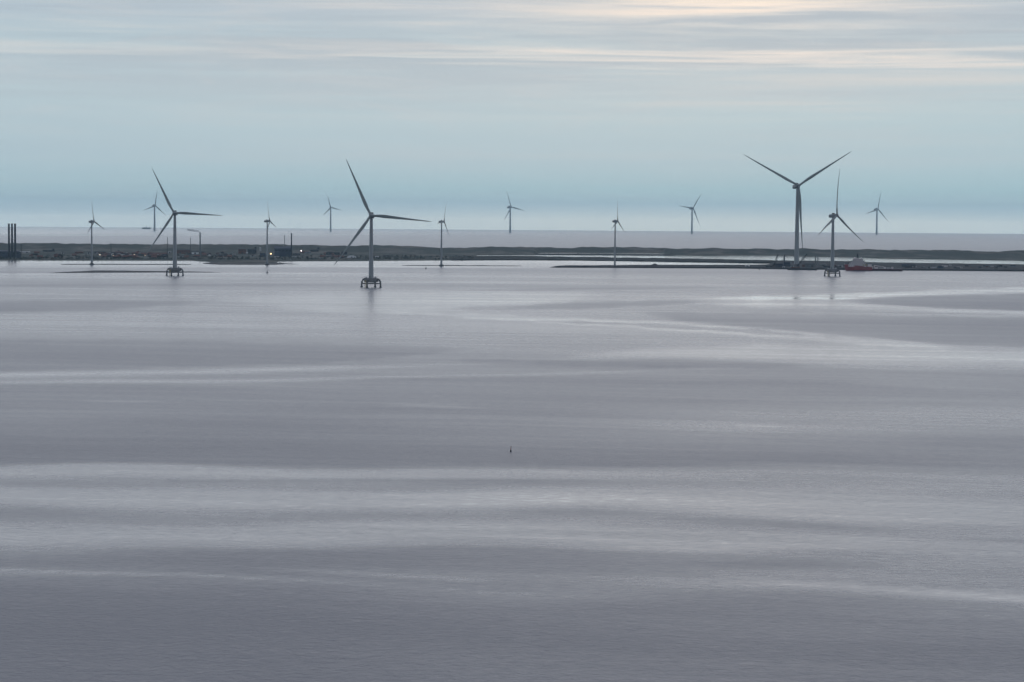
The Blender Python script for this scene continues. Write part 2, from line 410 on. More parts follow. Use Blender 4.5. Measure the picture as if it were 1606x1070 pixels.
    attr = t.n('ShaderNodeAttribute'); attr.attribute_name = 'calm'
    n1 = t.noise(t.vmath('MULTIPLY', tc, (0.25, 1.0, 1)), 0.012, 8.0, 0.62, 0.6)
    n2 = t.noise(t.vmath('MULTIPLY', tc, (0.5, 1.0, 1)), 0.35, 4.0, 0.6)
    # long wind streaks, sharp along their edges, lying at a slant across the fjord
    rot = t.n('ShaderNodeVectorRotate', rotation_type='Z_AXIS'); t.link(tc, rot.inputs['Vector']); rot.inputs['Angle'].default_value = math.radians(9)
    wp = t.n('ShaderNodeTexNoise'); t.link(tc, wp.inputs['Vector']); wp.inputs['Scale'].default_value = 0.004; wp.inputs['Detail'].default_value = 3.0
    rv = t.vmath('ADD', rot.outputs[0], t.vmath('MULTIPLY', t.vmath('SUBTRACT', wp.outputs['Color'], (0.5, 0.5, 0.5)), (60, 60, 0)))
    sA = t.maprange(t.noise(t.vmath('MULTIPLY', rv, (0.07, 1.0, 1)), 0.016, 6.0, 0.6, 0.4), 0.40, 0.60)
    sB = t.maprange(t.noise(t.vmath('MULTIPLY', rv, (0.09, 1.0, 1)), 0.07, 5.0, 0.62, 0.3), 0.42, 0.60)
    sC = t.maprange(t.noise(t.vmath('MULTIPLY', rv, (0.05, 1.0, 1)), 0.0045, 4.0, 0.6, 0.4), 0.42, 0.58)
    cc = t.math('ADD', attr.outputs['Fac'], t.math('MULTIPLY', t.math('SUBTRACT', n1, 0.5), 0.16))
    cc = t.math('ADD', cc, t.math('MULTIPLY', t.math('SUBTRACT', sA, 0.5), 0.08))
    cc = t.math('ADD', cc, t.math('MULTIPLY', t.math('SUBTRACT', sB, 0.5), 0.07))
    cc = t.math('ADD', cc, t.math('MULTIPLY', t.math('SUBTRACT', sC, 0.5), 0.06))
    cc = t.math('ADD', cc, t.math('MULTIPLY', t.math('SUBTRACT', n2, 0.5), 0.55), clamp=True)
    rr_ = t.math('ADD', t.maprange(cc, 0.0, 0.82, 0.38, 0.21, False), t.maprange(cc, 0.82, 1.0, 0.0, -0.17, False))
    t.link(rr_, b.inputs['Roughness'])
    b.inputs['Base Color'].default_value = (0.075, 0.087, 0.130, 1)
    b.inputs['IOR'].default_value = 1.333
    bump = t.n('ShaderNodeBump'); bump.inputs['Distance'].default_value = 0.5
    w1 = t.noise(t.vmath('MULTIPLY', tc, (0.85, 1.0, 1)), 0.40, 5.0, 0.68, 0.8)
    w2 = t.noise(t.vmath('MULTIPLY', tc, (0.9, 1.0, 1)), 1.5, 4.0, 0.65, 0.5)
    t.link(t.math('ADD', w1, t.math('MULTIPLY', w2, 0.35)), bump.inputs['Height'])
    t.link(t.maprange(cc, 0.0, 0.8, 1.2, 0.14, False), bump.inputs['Strength'])
    t.link(bump.outputs[0], b.inputs['Normal'])
    me.materials.append(m)
    o = bpy.data.objects.new('sea', me); C.objects.link(o)
    tag(o, kind='structure')
build_sea()

# ------------------------------------------------------------------ land
DUNE_TOP = [(-300, 381), (0, 380.5), (60, 380.7), (130, 381.5), (250, 382.5), (340, 382.2), (380, 383), (420, 382.2), (500, 384), (545, 385.5), (590, 383.6),
 (640, 385.5), (685, 388), (720, 388.5), (760, 386.6), (800, 386.6), (870, 387.5), (895, 389), (910, 387), (1000, 387.2), (1060, 389.3), (1120, 388.6),
 (1160, 390), (1200, 389.4), (1215, 390.6), (1260, 389.3), (1305, 391.3), (1340, 390), (1400, 391.3), (1500, 391.5), (1550, 395), (1590, 392), (1700, 392), (1900, 393)]
DUNE_FRONT = [(-300, 408.3), (0, 408.8), (120, 409.2), (300, 409.4), (330, 411.5), (345, 414), (430, 414.2), (436, 410.8), (470, 410.2), (560, 410), (620, 409.3),
 (700, 408.8), (742, 407.8), (748, 400.4), (838, 400.0), (846, 396.9), (1040, 397.6), (1052, 401), (1210, 400.8), (1260, 402), (1300, 403), (1340, 404), (1400, 406.2), (1500, 407.5), (1606, 409.2), (1900, 413)]

def nz(x, y, sc_): return mnoise.noise(Vector((x * sc_, y * sc_, 0.37)))
PLAIN = 2.0
def build_dune_land():
    xs = np.concatenate([np.arange(-300, 738, 4.0), np.arange(738, 752, 1.0), np.arange(752, 1900, 4.0)])
    nr = 34; V = []; Fc = []
    for x in xs:
        fy = lerp_pts(DUNE_FRONT, x); sf = sea_s(x, fy)
        sc_ = max(6750.0, sf + 320.0)
        ch = max(4.0, height_at(x, lerp_pts(DUNE_TOP, x), sc_)) + 0.3 * nz(x, 3.0, 0.04) + 0.3 * nz(x, 9.0, 0.33)
        se = sc_ + 420.0
        # rows: shoreline, plain, dune belt, beach beyond
        for k in range(nr):
            q = k / (nr - 1)
            s = sf + (sc_ - sf) * min(1.0, q / 0.82) if q <= 0.82 else sc_ + (se - sc_) * (q - 0.82) / 0.18
            if s <= sc_:
                width = min(500.0, sc_ - sf - 60)
                e = max(0.0, 1 - (sc_ - s) / width)
                h = PLAIN * min(1, (s - sf) / 25.0) - (0.4 if k == 0 else 0)
                h += (ch - PLAIN) * (e * e * (3 - 2 * e)) * (0.92 + 0.14 * nz(x * 9, s, 0.011)) if e < 1 else (ch - PLAIN)
                h += 0.6 * nz(x * 3, s, 0.02) * min(1, (s - sf) / 60.0)
            else:
                e = 1 - (s - sc_) / (se - sc_)
                h = -1.0 + (ch + 1) * e * e
            V.append(at(x, s, h))
    n = len(xs)
    for i in range(n - 1):
        for k in range(nr - 1):
            a = i * nr + k; Fc.append((a, a + nr, a + nr + 1, a + 1))
    me = bpy.data.meshes.new('dune_land'); me.from_pydata(V, [], Fc)
    if me.polygons[100].normal.z < 0: me.flip_normals()
    me.polygons.foreach_set('use_smooth', [True] * len(me.polygons))
    me.materials.append(MAT['dune_grass'])
    o = bpy.data.objects.new('dune_land', me); C.objects.link(o); tag(o, kind='structure')
build_dune_land()

def strip(name, front, back, h, material, step=4.0, edge=6.0, rough=0.4, nr=9, seed=0.0):
    """a low bank of land between a front and a back shoreline"""
    x0, x1 = front[0][0], front[-1][0]
    xs = np.arange(x0, x1 + 0.01, step); V = []; Fc = []
    for x in xs:
        sf = sea_s(x, lerp_pts(front, x)); sb_ = max(sf + 4.0, sea_s(x, lerp_pts(back, x)))
        end = min(1.0, (x - x0) / 12.0 + 0.05, (x1 - x) / 12.0 + 0.05)
        for k in range(nr):
            q = k / (nr - 1)
            if k == 1: s = sf + min(edge, (sb_ - sf) * 0.2)
            elif k == nr - 2: s = sb_ - min(edge, (sb_ - sf) * 0.2)
            else: s = sf + (sb_ - sf) * q
            hh = -0.5 if k in (0, nr - 1) else h * end * (1 + rough * nz(x * 2 + seed, s, 0.03))
            V.append(at(x, s, hh))
    for i in range(len(xs) - 1):
        for k in range(nr - 1):
            a = i * nr + k; Fc.append((a, a + nr, a + nr + 1, a + 1))
    me = bpy.data.meshes.new(name); me.from_pydata(V, [], Fc)
    if sum(p.normal.z for p in me.polygons) < 0: me.flip_normals()
    me.materials.append(MAT[material])
    o = bpy.data.objects.new(name, me); C.objects.link(o); tag(o, kind='structure')
    return o

strip('dam', [(700, 408.7), (800, 408.2), (900, 408.6), (1050, 410.7), (1150, 412.2), (1240, 413.8), (1345, 414.5)],
      [(700, 403.2), (745, 402.4), (850, 403.2), (950, 404.8), (1050, 406.4), (1150, 408.3), (1230, 409.8), (1345, 411.2)], 2.2, 'dam_grass')
strip('lagoon_bank', [(838, 400.2), (900, 400.3), (1060, 401.3)], [(838, 398.6), (900, 398.5), (1060, 399.6)], 1.2, 'dam_grass')
strip('quay_land', [(862, 419.8), (950, 420.2), (1050, 420.8), (1150, 421.2), (1215, 422.2), (1290, 423.1), (1400, 424.1), (1500, 424.9), (1606, 425.8), (1900, 429)],
      [(862, 419.3), (890, 418.2), (960, 417.8), (1040, 417), (1100, 417.2), (1190, 416.8), (1207, 416.2), (1213, 413), (1230, 411.2), (1340, 412.4), (1400, 413.5), (1500, 414.8), (1606, 416.3), (1900, 420)],
      2.6, 'quay_ground', edge=3.0, rough=0.15)
strip('sand_spit', [(318, 413.8), (345, 415.4), (430, 415.6), (446, 414.8)], [(318, 412.6), (345, 411.5), (430, 412.5), (446, 413.6)], 1.1, 'wet_sand', step=2.0, rough=0.9)
strip('mud_bank', [(78, 428.6), (130, 428.3), (250, 427.6), (345, 427.6)], [(78, 428.2), (110, 426.4), (150, 424.3), (200, 424.6), (300, 426.0), (345, 427.2)], 0.25, 'wet_sand', step=3.0, rough=1.2)
strip('mud_bank', [(96, 415.3), (300, 415.4)], [(96, 414.3), (300, 414.4)], 0.5, 'dam_grass', rough=0.8)
strip('mud_bank', [(630, 417.0), (700, 417.2), (820, 417.5)], [(630, 416.4), (700, 416.1), (820, 417.0)], 0.5, 'dam_grass', rough=0.8)
strip('shore_ledge', [(437, 412.6), (450, 414.6), (470, 414.8)], [(437, 411.6), (450, 413.6), (470, 414.4)], 0.5, 'wet_sand', step=2.0)


# ------------------------------------------------------------------ wind turbines
def turbine(label, group, base_px, base_py, hub_h, yaw, L, theta, ov, found, r_base, r_top, cone=0.03, base_h=0.0, nac=None, rad_scale=1.0, nlen=2.3, cat='wind turbine'):
    s = sea_s(base_px, base_py); B = at(base_px, s, base_h, base_py)
    root = thing('wind_turbine', B, label, cat, group)
    view = math.atan2(B.x, B.y)
    hd = math.pi + view - math.radians(yaw)
    tilt = math.radians(5)
    ax = Vector((math.sin(hd) * math.cos(tilt), math.cos(hd) * math.cos(tilt), math.sin(tilt)))
    axh = Vector((math.sin(hd), math.cos(hd), 0))
    up = (Vector((0, 0, 1)) - ax * ax.z).normalized(); rt = -ax.cross(up)
    side = axh.cross(Vector((0, 0, 1)))
    hub = Vector((0, 0, hub_h)) + axh * ov
    nh = nac or L * 0.075
    z0 = {'jacket': 13.2, 'pile': 3.2, 'pad': 1.2, 'transition': 0.0}[found]
    zt = hub_h - nh * 0.5
    # tower in cans, each with a slightly proud flange
    seg = 4
    def rad(zz):
        q = (zz - z0) / (zt - z0); return r_base + (r_top - r_base) * q
    tw = MB(); tw.tube([(0, 0, z0 + (zt - z0) * k / 8) for k in range(9)], [rad(z0 + (zt - z0) * k / 8) for k in range(9)], 28)
    tow = tw.build('tower', 'tower_paint', root, True)
    for k in range(1, seg):
        zz = z0 + (zt - z0) * k / seg
        MB().tube([(0, 0, zz - 0.12), (0, 0, zz + 0.12)], rad(zz) + 0.05, 28).build('flange', 'tower_paint', tow)
    cd = Vector((math.sin(view + math.pi + .5), math.cos(view + math.pi + .5), 0))
    MB().box(cd * (r_base - 0.05) + Vector((0, 0, z0 + 1.9)), (1.3, 0.5, 2.6), -view - .5).build('door', 'dark_grille', tow)
    # nacelle, rounded box lofted along the shaft
    nl = nh * nlen
    def sect(c, a, b):
        r = []
        for j in range(16):
            t = 2 * math.pi * j / 16; cx, sx = math.cos(t), math.sin(t)
            r.append(c + side * a * math.copysign(abs(cx) ** 0.5, cx) + up * b * math.copysign(abs(sx) ** 0.5, sx))
        return r
    h0 = hub - ax * (nh * 0.28)
    prof = [(0.0, .36, .38), (nl * .06, .44, .46), (nl * .2, .5, .5), (nl * .75, .5, .5), (nl * .93, .46, .45), (nl, .36, .36)]
    nm = MB(); nm.loft([sect(h0 - ax * t, nh * a, nh * b) for t, a, b in prof])
    nac_o = nm.build('nacelle', 'nacelle_paint', root, True)
    cb = h0 - ax * (nl * .42) + up * nh * .62
    ckm = MB(); ckm.loft([[cb + axh * sgn * nh * .2 + side * a + up * b for a, b in ((-nh * .36, -nh * .14), (nh * .36, -nh * .14), (nh * .36, nh * .16), (-nh * .36, nh * .16))] for sgn in (-1, 1)])
    ckm.build('cooler', 'dark_grille', nac_o)
    mb = MB(); q0 = h0 - ax * (nl * .9) + up * nh * .45
    mb.tube([q0, q0 + up * nh * .45], nh * .025, 6); mb.tube([q0 + up * nh * .4 - side * nh * .15, q0 + up * nh * .4 + side * nh * .15], nh * .02, 6)
    mb.build('wind_vane', 'dark_grille', nac_o)
    # hub with spinner
    hr = nh * 0.36
    hm = MB(); hm.loft([[hub + ax * t + (side * math.cos(2 * math.pi * j / 20) + up * math.sin(2 * math.pi * j / 20)) * rr for j in range(20)]
                        for t, rr in ((-hr * .8, hr * .96), (-hr * .2, hr * 1.06), (hr * .4, hr * .98), (hr * .85, hr * .72), (hr * 1.15, hr * .36), (hr * 1.25, hr * .08))])
    hub_o = hm.build('hub', 'nacelle_paint', root, True)
    for k in range(3):
        th = math.radians(theta + 120 * k)
        rd = up * math.cos(th) + rt * math.sin(th); tg = ax.cross(rd).normalized()
        rings = []
        for q in (0.0, .012, .05, .10, .16, .22, .32, .45, .6, .75, .88, .95, .985, 1.0):
            r = hr * 0.6 + (L - hr * .6) * q
            root_d = L * .040 * rad_scale
            if q < .05: ch, tk = root_d, root_d
            else:
                m1 = min(1, (q - .05) / .17); m1 = m1 * m1 * (3 - 2 * m1)
                full = L * .056 * rad_scale
                ch = root_d + (full - root_d) * m1 if q <= .22 else full * (1 - .84 * ((q - .22) / .78) ** .85)
                tk = root_d * (1 - m1) + ch * .30 * m1 if q <= .22 else ch * (.30 - .14 * q)
                if q > .98: ch *= .55; tk *= .6
            tw_ = math.radians(14 * (1 - q) ** 2 + 2)
            cdir = tg * math.cos(tw_) + ax * math.sin(tw_); tdir = rd.cross(cdir)
            ctr = hub + rd * r + ax * (cone * L * q * q) + cdir * (ch * 0.12 if q > .05 else 0)
            rings.append([ctr + cdir * (ch * .5 * math.cos(2 * math.pi * j / 14)) + tdir * (tk * .5 * math.sin(2 * math.pi * j / 14) * (1 if math.cos(2 * math.pi * j / 14) > 0 else (1 + .8 * math.cos(2 * math.pi * j / 14)))) for j in range(14)])
        bl = MB().loft(rings).build('blade', 'blade_paint', root, True)
        MB().tube([hub + rd * (hr * .55), hub + rd * (hr * 1.22)], L * .0215 * rad_scale + .12, 16).build('blade_collar', 'nacelle_paint', bl, True)
    # foundations
    if found == 'jacket':
        deck = MB(); n = 8
        def octa(r, zz): return [Vector((r * math.cos(math.pi / 8 + 2 * math.pi * j / 8 - view), r * math.sin(math.pi / 8 + 2 * math.pi * j / 8 - view), zz)) for j in range(8)]
        deck.loft([octa(8.2, 7.4), octa(11.6, 8.6), octa(11.0, 10.4), octa(9.6, 12.2), octa(9.6, 13.2)])
        dk = deck.build('deck', 'concrete', root)
        rl = MB()
        for j in range(8):
            a, b = octa(9.3, 14.3)[j], octa(9.3, 14.3)[(j + 1) % 8]
            rl.tube([a, b], 0.09, 6); rl.tube([a - Vector((0, 0, .55)), b - Vector((0, 0, .55))], 0.06, 6)
            rl.tube([a - Vector((0, 0, 1.2)), a + Vector((0, 0, .05))], 0.08, 6)
            m_ = (a + b) / 2; rl.tube([m_ - Vector((0, 0, 1.2)), m_], 0.07, 6)
        rl.build('railing', 'galvanised', dk)
        for (dx, dy, sz) in ((6.2, -2.0, (2.4, 2.0, 2.6)), (-6.6, -3.0, (1.8, 1.8, 2.0)), (2.0, -7.4, (1.6, 1.4, 1.9))):
            p_ = Vector((dx, dy, 0)); p_.rotate(Matrix.Rotation(-view, 3, 'Z'))
            MB().box((p_.x, p_.y, 13.2 + sz[2] / 2), sz, -view).build('cabinet', 'galvanised', dk)
        ang0 = -view + math.radians(22)
        feet = []
        for j in range(4):
            a = ang0 + math.pi / 4 + j * math.pi / 2; cs, sn = math.cos(a), math.sin(a)
            path = [(7.0, 11.6), (10.5, 11.9), (13.0, 10.6), (14.2, 8.4), (14.6, 5.5), (14.8, 2.0), (14.9, -3.0)]
            leg = MB().tube([(r * cs, r * sn, zz) for r, zz in path], [1.7, 1.6, 1.5, 1.35, 1.25, 1.2, 1.2], 12).build('leg', 'concrete', root, True)
            MB().tube([(14.85 * cs, 14.85 * sn, -3), (14.85 * cs, 14.85 * sn, 1.3)], 1.75, 12).build('pile_sleeve', 'wet_concrete', leg, True)
            feet.append(Vector((14.5 * cs, 14.5 * sn, 5.6)))
        for j in range(4):
            MB().tube([feet[j], feet[(j + 1) % 4]], 0.75, 10).build('ring_beam', 'concrete', root, True)
        lad = MB(); f0 = feet[2] * 1.0
        for sx in (-.8, .8):
            o_ = Vector((sx - 2.5, -1.6, 0)); o_.rotate(Matrix.Rotation(-view, 3, 'Z'))
            lad.tube([f0 + o_ - Vector((0, 0, 7)), f0 + o_ + Vector((0, 0, 5.5))], 0.22, 8)
        for r_ in range(16):
            a = Vector((-.8 - 2.5, -1.6, 0)); b = Vector((.8 - 2.5, -1.6, 0))
            a.rotate(Matrix.Rotation(-view, 3, 'Z')); b.rotate(Matrix.Rotation(-view, 3, 'Z'))
            lad.tube([f0 + a + Vector((0, 0, -6 + r_ * .7)), f0 + b + Vector((0, 0, -6 + r_ * .7))], 0.08, 5)
        lad.build('boat_landing', 'yellow_paint', root)
        cr = MB(); p0 = Vector((-8.6, -2.0, 13.2)); p0.rotate(Matrix.Rotation(-view, 3, 'Z'))
        e0 = Vector((-5.2, -1.0, 2.2)); e0.rotate(Matrix.Rotation(-view, 3, 'Z'))
        cr.tube([p0, p0 + Vector((0, 0, 2.4))], .3, 8); cr.tube([p0 + Vector((0, 0, 2.3)), p0 + e0 + Vector((0, 0, -1.4))], [.26, .14], 8)
        cr.build('davit_crane', 'galvanised', dk)
    elif found == 'pile':
        MB().tube([(0, 0, -3), (0, 0, 0.6), (0, 0, 2.6), (0, 0, 3.2)], [5.2, 5.0, 4.2, 3.6], 20).build('foundation', 'wet_concrete', root, True)
        rl = MB(); rl.tube([(3.3 * math.cos(t * math.pi / 8), 3.3 * math.sin(t * math.pi / 8), 4.3) for t in range(17)], .07, 5)
        for t in range(16): rl.tube([(3.3 * math.cos(t * math.pi / 8), 3.3 * math.sin(t * math.pi / 8), 3.2), (3.3 * math.cos(t * math.pi / 8), 3.3 * math.sin(t * math.pi / 8), 4.35)], .06, 5)
        rl.build('railing', 'galvanised', root)
    elif found == 'pad':
        MB().tube([(0, 0, -1.5), (0, 0, .4), (0, 0, 1.2)], [r_base * 2.2, r_base * 2.1, r_base * 1.35], 20).build('foundation', 'concrete', root, True)
    else:
        MB().tube([(0, 0, -10), (0, 0, 15)], r_base * 1.06, 20).build('transition_piece', 'tower_paint', root, True)
        MB().tube([(0, 0, 15), (0, 0, 16.2)], r_base * 1.6, 20).build('platform', 'concrete', root, True)
    return root

GN = 'tall turbines on arched concrete platforms in the fjord'
turbine('large wind turbine on a four-legged platform, nearest one, with its reflection in calm water', GN, 582, 450.8, 103.6, -8, 89.0, 95.6, 5.6, 'jacket', 3.6, 2.1)
turbine('large wind turbine on a four-legged platform in front of the far town', GN, 274.3, 432.5, 106.3, -14, 84.3, 92.9, 6.5, 'jacket', 3.7, 2.1)
turbine('wind turbine on a four-legged platform in front of the harbour quay, nacelle pointing left', GN, 1305.2, 433.5, 110.9, 57, 86.1, 4.7, 8.6, 'jacket', 3.6, 2.2, cone=0.09)
turbine('tallest wind turbine, standing on the harbour quay with two blades raised in a V', None, 1249.2, 416.5, 178.5, 18, 147.0, 57.8, 8.0, 'pad', 5.6, 3.2, base_h=2.2, nac=9.8, rad_scale=0.82, nlen=3.3)
GS = 'smaller turbines along the near side of the spit'
turbine('small wind turbine in the shallows left of the town, behind a mud bank', GS, 144, 415.6, 89.1, 59.8, 43.3, 113.5, 5.6, 'pile', 2.15, 1.2, nac=4.6, rad_scale=1.4)
turbine('small wind turbine at the sand spit beside the bright orange lamp', GS, 419, 415.8, 92.5, 72, 43.1, 109.0, 5.4, 'pile', 2.15, 1.2, nac=4.6, rad_scale=1.4)
turbine('small wind turbine just right of the nearest large turbine', GS, 692.2, 417.6, 94.0, 67.4, 41.0, 24.0, 5.6, 'pile', 2.15, 1.2, nac=4.6, rad_scale=1.4)
turbine('small wind turbine at the left tip of the dark low spit', GS, 964.2, 419.2, 97.5, 66.8, 43.5, 6.7, 5.6, 'pile', 2.15, 1.2, nac=4.6, rad_scale=1.4)
GF = 'offshore turbines beyond the dunes'
turbine('hazy offshore turbine behind the left large turbine, leftmost one beyond the dunes', GF, 242.4, 361.8, 211.8, 30.4, 134.1, 10.8, 12, 'transition', 8.2, 5.6, nac=17, rad_scale=1.5)
turbine('hazy offshore turbine between the two left large turbines', GF, 518.5, 363, 213.5, 10, 104, 105.2, 9, 'transition', 7.6, 5.2, nac=15, rad_scale=1.8)
turbine('hazy offshore turbine alone above the middle of the dunes', GF, 800, 364.7, 231.4, 44.4, 166.7, 101.1, 14, 'transition', 9.0, 6.0, nac=19, rad_scale=1.4)
turbine('hazy offshore turbine left of the tallest turbine', GF, 1085, 366.6, 236.1, 38.8, 171.6, 37.2, 15, 'transition', 9.2, 6.2, nac=19, rad_scale=1.4)
turbine('hazy offshore turbine at the far right, right of the harbour', GF, 1374.8, 367.7, 257.6, 41.7, 186.1, 14.4, 16, 'transition', 10.0, 6.6, nac=21, rad_scale=1.4)


# ------------------------------------------------------------------ chimneys and masts
def chimney(px, top_y, base_y, dia, label, group, material='chimney_steel', bands=True, name='chimney'):
    s = sea_s(px, base_y + 3); B = at(px, s, PLAIN - .5, base_y + 3)
    h = height_at(px, top_y, s) - PLAIN + .5
    root = thing(name, B, label, 'chimney', group)
    r = dia / 2
    sh = MB().tube([(0, 0, 0), (0, 0, h * .5), (0, 0, h)], [r * 1.1, r, r * .95], 18).build('shaft', material, root, True)
    MB().tube([(0, 0, h), (0, 0, h + 1.4)], [r * 1.12, r * 1.12], 18).build('rim', material, root, True)
    MB().tube([(0, 0, -1), (0, 0, 2.5)], r * 1.5, 18).build('plinth', 'concrete', root, True)
    for q in (.55, .85):
        MB().tube([(0, 0, h * q), (0, 0, h * q + .5)], r * 1.35, 18).build('gallery', material, sh, True)
    return root, s, h
G3 = 'three tall chimneys of the power plant'
chimney(14.2, 351.8, 404, 4.4, 'leftmost of three tall dark chimneys on the far left shore', G3)
chimney(19.1, 351.8, 404, 4.4, 'middle one of three tall dark chimneys on the far left shore', G3)
chimney(23.9, 351.8, 404, 4.6, 'rightmost of three tall dark chimneys on the far left shore', G3)
SM = chimney(313.9, 365.8, 400, 3.4, 'tall grey chimney trailing a thin smoke plume to the left', None, 'grey_cladding')
chimney(457.1, 366.6, 401, 3.2, 'thick dark chimney at the right side of the navy block', None)
chimney(446.4, 369.5, 399, 1.5, 'thin chimney rising behind the navy block', None, 'grey_cladding')

def mast(px, top_y, base_y, label):
    s = sea_s(px, base_y); B = at(px, s, PLAIN - .5, base_y); h = height_at(px, top_y, s) - PLAIN + .5
    root = thing('lattice_mast', B, label, 'mast', 'thin masts over the town')
    r0 = 1.5
    for j in range(3):
        a = 2 * math.pi * j / 3
        MB().tube([(r0 * math.cos(a), r0 * math.sin(a), 0), (r0 * .3 * math.cos(a), r0 * .3 * math.sin(a), h)], .28, 6).build('chord', 'crane_steel', root)
    br = MB(); n = 14
    for k in range(n):
        q, q2 = k / n, (k + 1) / n
        for j in range(3):
            a, b = 2 * math.pi * j / 3, 2 * math.pi * (j + 1) / 3
            ra, rb = r0 * (1 - .7 * q), r0 * (1 - .7 * q2)
            br.tube([(ra * math.cos(a), ra * math.sin(a), h * q), (rb * math.cos(b), rb * math.sin(b), h * q2)], .14, 5)
    br.build('bracing', 'crane_steel', root)
    MB().tube([(0, 0, h), (0, 0, h + 4)], .12, 6).build('antenna', 'crane_steel', root)
mast(33.2, 381.5, 402, 'thin mast just right of the three chimneys')
mast(174.0, 381.5, 401, 'thin mast above the white houses left of the big turbine')
mast(262.6, 372.5, 402, 'thin mast just left of the big turbine tower before the town')
mast(298.8, 373.5, 400, 'thin mast above the white factory hall')

def smoke():
    root, s, h = SM
    B = root.location + Vector((0, 0, h + 1.2))
    pts = []; rad_ = []
    for k in range(15):
        q = k / 14
        pts.append(B + Vector((-34 * q ** 1.25, -2 * q, 6.4 * (1 - (1 - q) ** 2.4) + 0.5 * math.sin(q * 9))))
        rad_.append(1.7 + 2.0 * q ** .8 if q < .9 else 3.3 * (1 - q) / .1 * .9 + .4)
    m = bpy.data.materials.new('smoke'); m.use_nodes = True; m.node_tree.nodes.clear()
    t = NT(m.node_tree); o = t.n('ShaderNodeOutputMaterial'); pv = t.n('ShaderNodeVolumePrincipled')
    pv.inputs['Color'].default_value = (0.55, 0.57, 0.6, 1); pv.inputs['Density'].default_value = 0.16
    t.link(pv.outputs[0], o.inputs['Volume'])
    MAT['smoke'] = m
    ob = MB().tube(pts, rad_, 12).build('smoke_plume', 'smoke')
    tag(ob, 'thin smoke drifting left from the grey chimney', 'smoke', kind='stuff')
smoke()


# ------------------------------------------------------------------ buildings
def place(px, py):
    p = on_sea(px, py, PLAIN - .4); return p, sea_s(px, py) / F
def windows(parent, n, wdt, hgt, zc, span, yface, material='glass', name='window'):
    for k in range(n):
        x = (k + .5) / n * span - span / 2
        f = MB().box((x, yface - .06, zc), (wdt, .16, hgt)).build(name, material, parent)
def house(px, py, wd, wall, roof, label, group, h=3.6, depth=8.0, rh=2.8, cat='house', name='house', rz=0.0, wins=3, gable=False, lit=False):
    p, m_ = place(px, py)
    root = thing(name, p, label, cat, group, facing(p) + rz)
    wl = MB(); wl.box((0, 0, h / 2 - 1), (wd, depth, h + 2))
    wlo = wl.build('wall', wall, root)
    rf = MB(); e = .5
    if gable:   # ridge runs away from the viewer
        a = [Vector((-wd / 2 - e, y, h - .1)) for y in (0,)]
        rf.loft([[Vector((-wd / 2 - e, y, h - .25)), Vector((0, y, h + rh)), Vector((wd / 2 + e, y, h - .25)), Vector((wd / 2 + e, y, h - .55)), Vector((0, y, h + rh - .35)), Vector((-wd / 2 - e, y, h - .55))] for y in (-depth / 2 - e, depth / 2 + e)])
        g = MB(); g.loft([[Vector((-wd / 2, y, h)), Vector((wd / 2, y, h)), Vector((0, y, h + rh - .45))] for y in (-depth / 2 + .01, depth / 2 - .01)])
        g.build('gable', wall, root)
    else:
        rf.loft([[Vector((x, -depth / 2 - e, h - .25)), Vector((x, 0, h + rh)), Vector((x, depth / 2 + e, h - .25)), Vector((x, depth / 2 + e, h - .55)), Vector((x, 0, h + rh - .35)), Vector((x, -depth / 2 - e, h - .55))] for x in (-wd / 2 - e, wd / 2 + e)])
        g = MB(); g.loft([[Vector((x, -depth / 2, h)), Vector((x, depth / 2, h)), Vector((x, 0, h + rh - .45))] for x in (-wd / 2 + .01, wd / 2 - .01)])
        g.build('gable', wall, root)
    rfo = rf.build('roof', roof, root)
    if wd < 30: MB().box((wd * .22, .6, h + rh * .8), (.9, .9, 2.0)).build('chimney', 'brick_wall', rfo)
    if wins:
        windows(root, wins, min(1.6, wd / wins * .45), 1.4, h * .5, wd * .92, -depth / 2)
    if lit: MB().box((-wd * .2, -depth / 2 - .2, h * .5), (1.7, .2, 1.5)).build('lit_window', 'window_light', root)
    return root
def hall(px, py, wd, h, depth, wall, roof, label, group=None, cat='building', name='industrial_hall', rise=1.2, doors=2, bay=0, rz=0.0):
    p, m_ = place(px, py)
    root = thing(name, p, label, cat, group, facing(p) + rz)
    MB().box((0, 0, h / 2 - 1), (wd, depth, h + 2)).build('wall', wall, root)
    MB().loft([[Vector((x, -depth / 2 - .4, h)), Vector((x, 0, h + rise)), Vector((x, depth / 2 + .4, h)), Vector((x, depth / 2 + .4, h + .4)), Vector((x, 0, h + rise + .4)), Vector((x, -depth / 2 - .4, h + .4))] for x in (-wd / 2 - .4, wd / 2 + .4)]).build('roof', roof, root)
    for k in range(doors):
        x = (k + .5) / doors * wd - wd / 2
        MB().box((x, -depth / 2 - .1, min(h, 4.6) / 2), (min(4.5, wd / doors * .5), .3, min(h, 4.6) - .4)).build('door', 'dark_grille', root)
    for k in range(bay):
        x = (k + .5) / bay * wd - wd / 2
        MB().box((x, -depth / 2 - .08, h * .72), (wd / bay * .55, .25, h * .14)).build('window', 'glass', root)
    return root

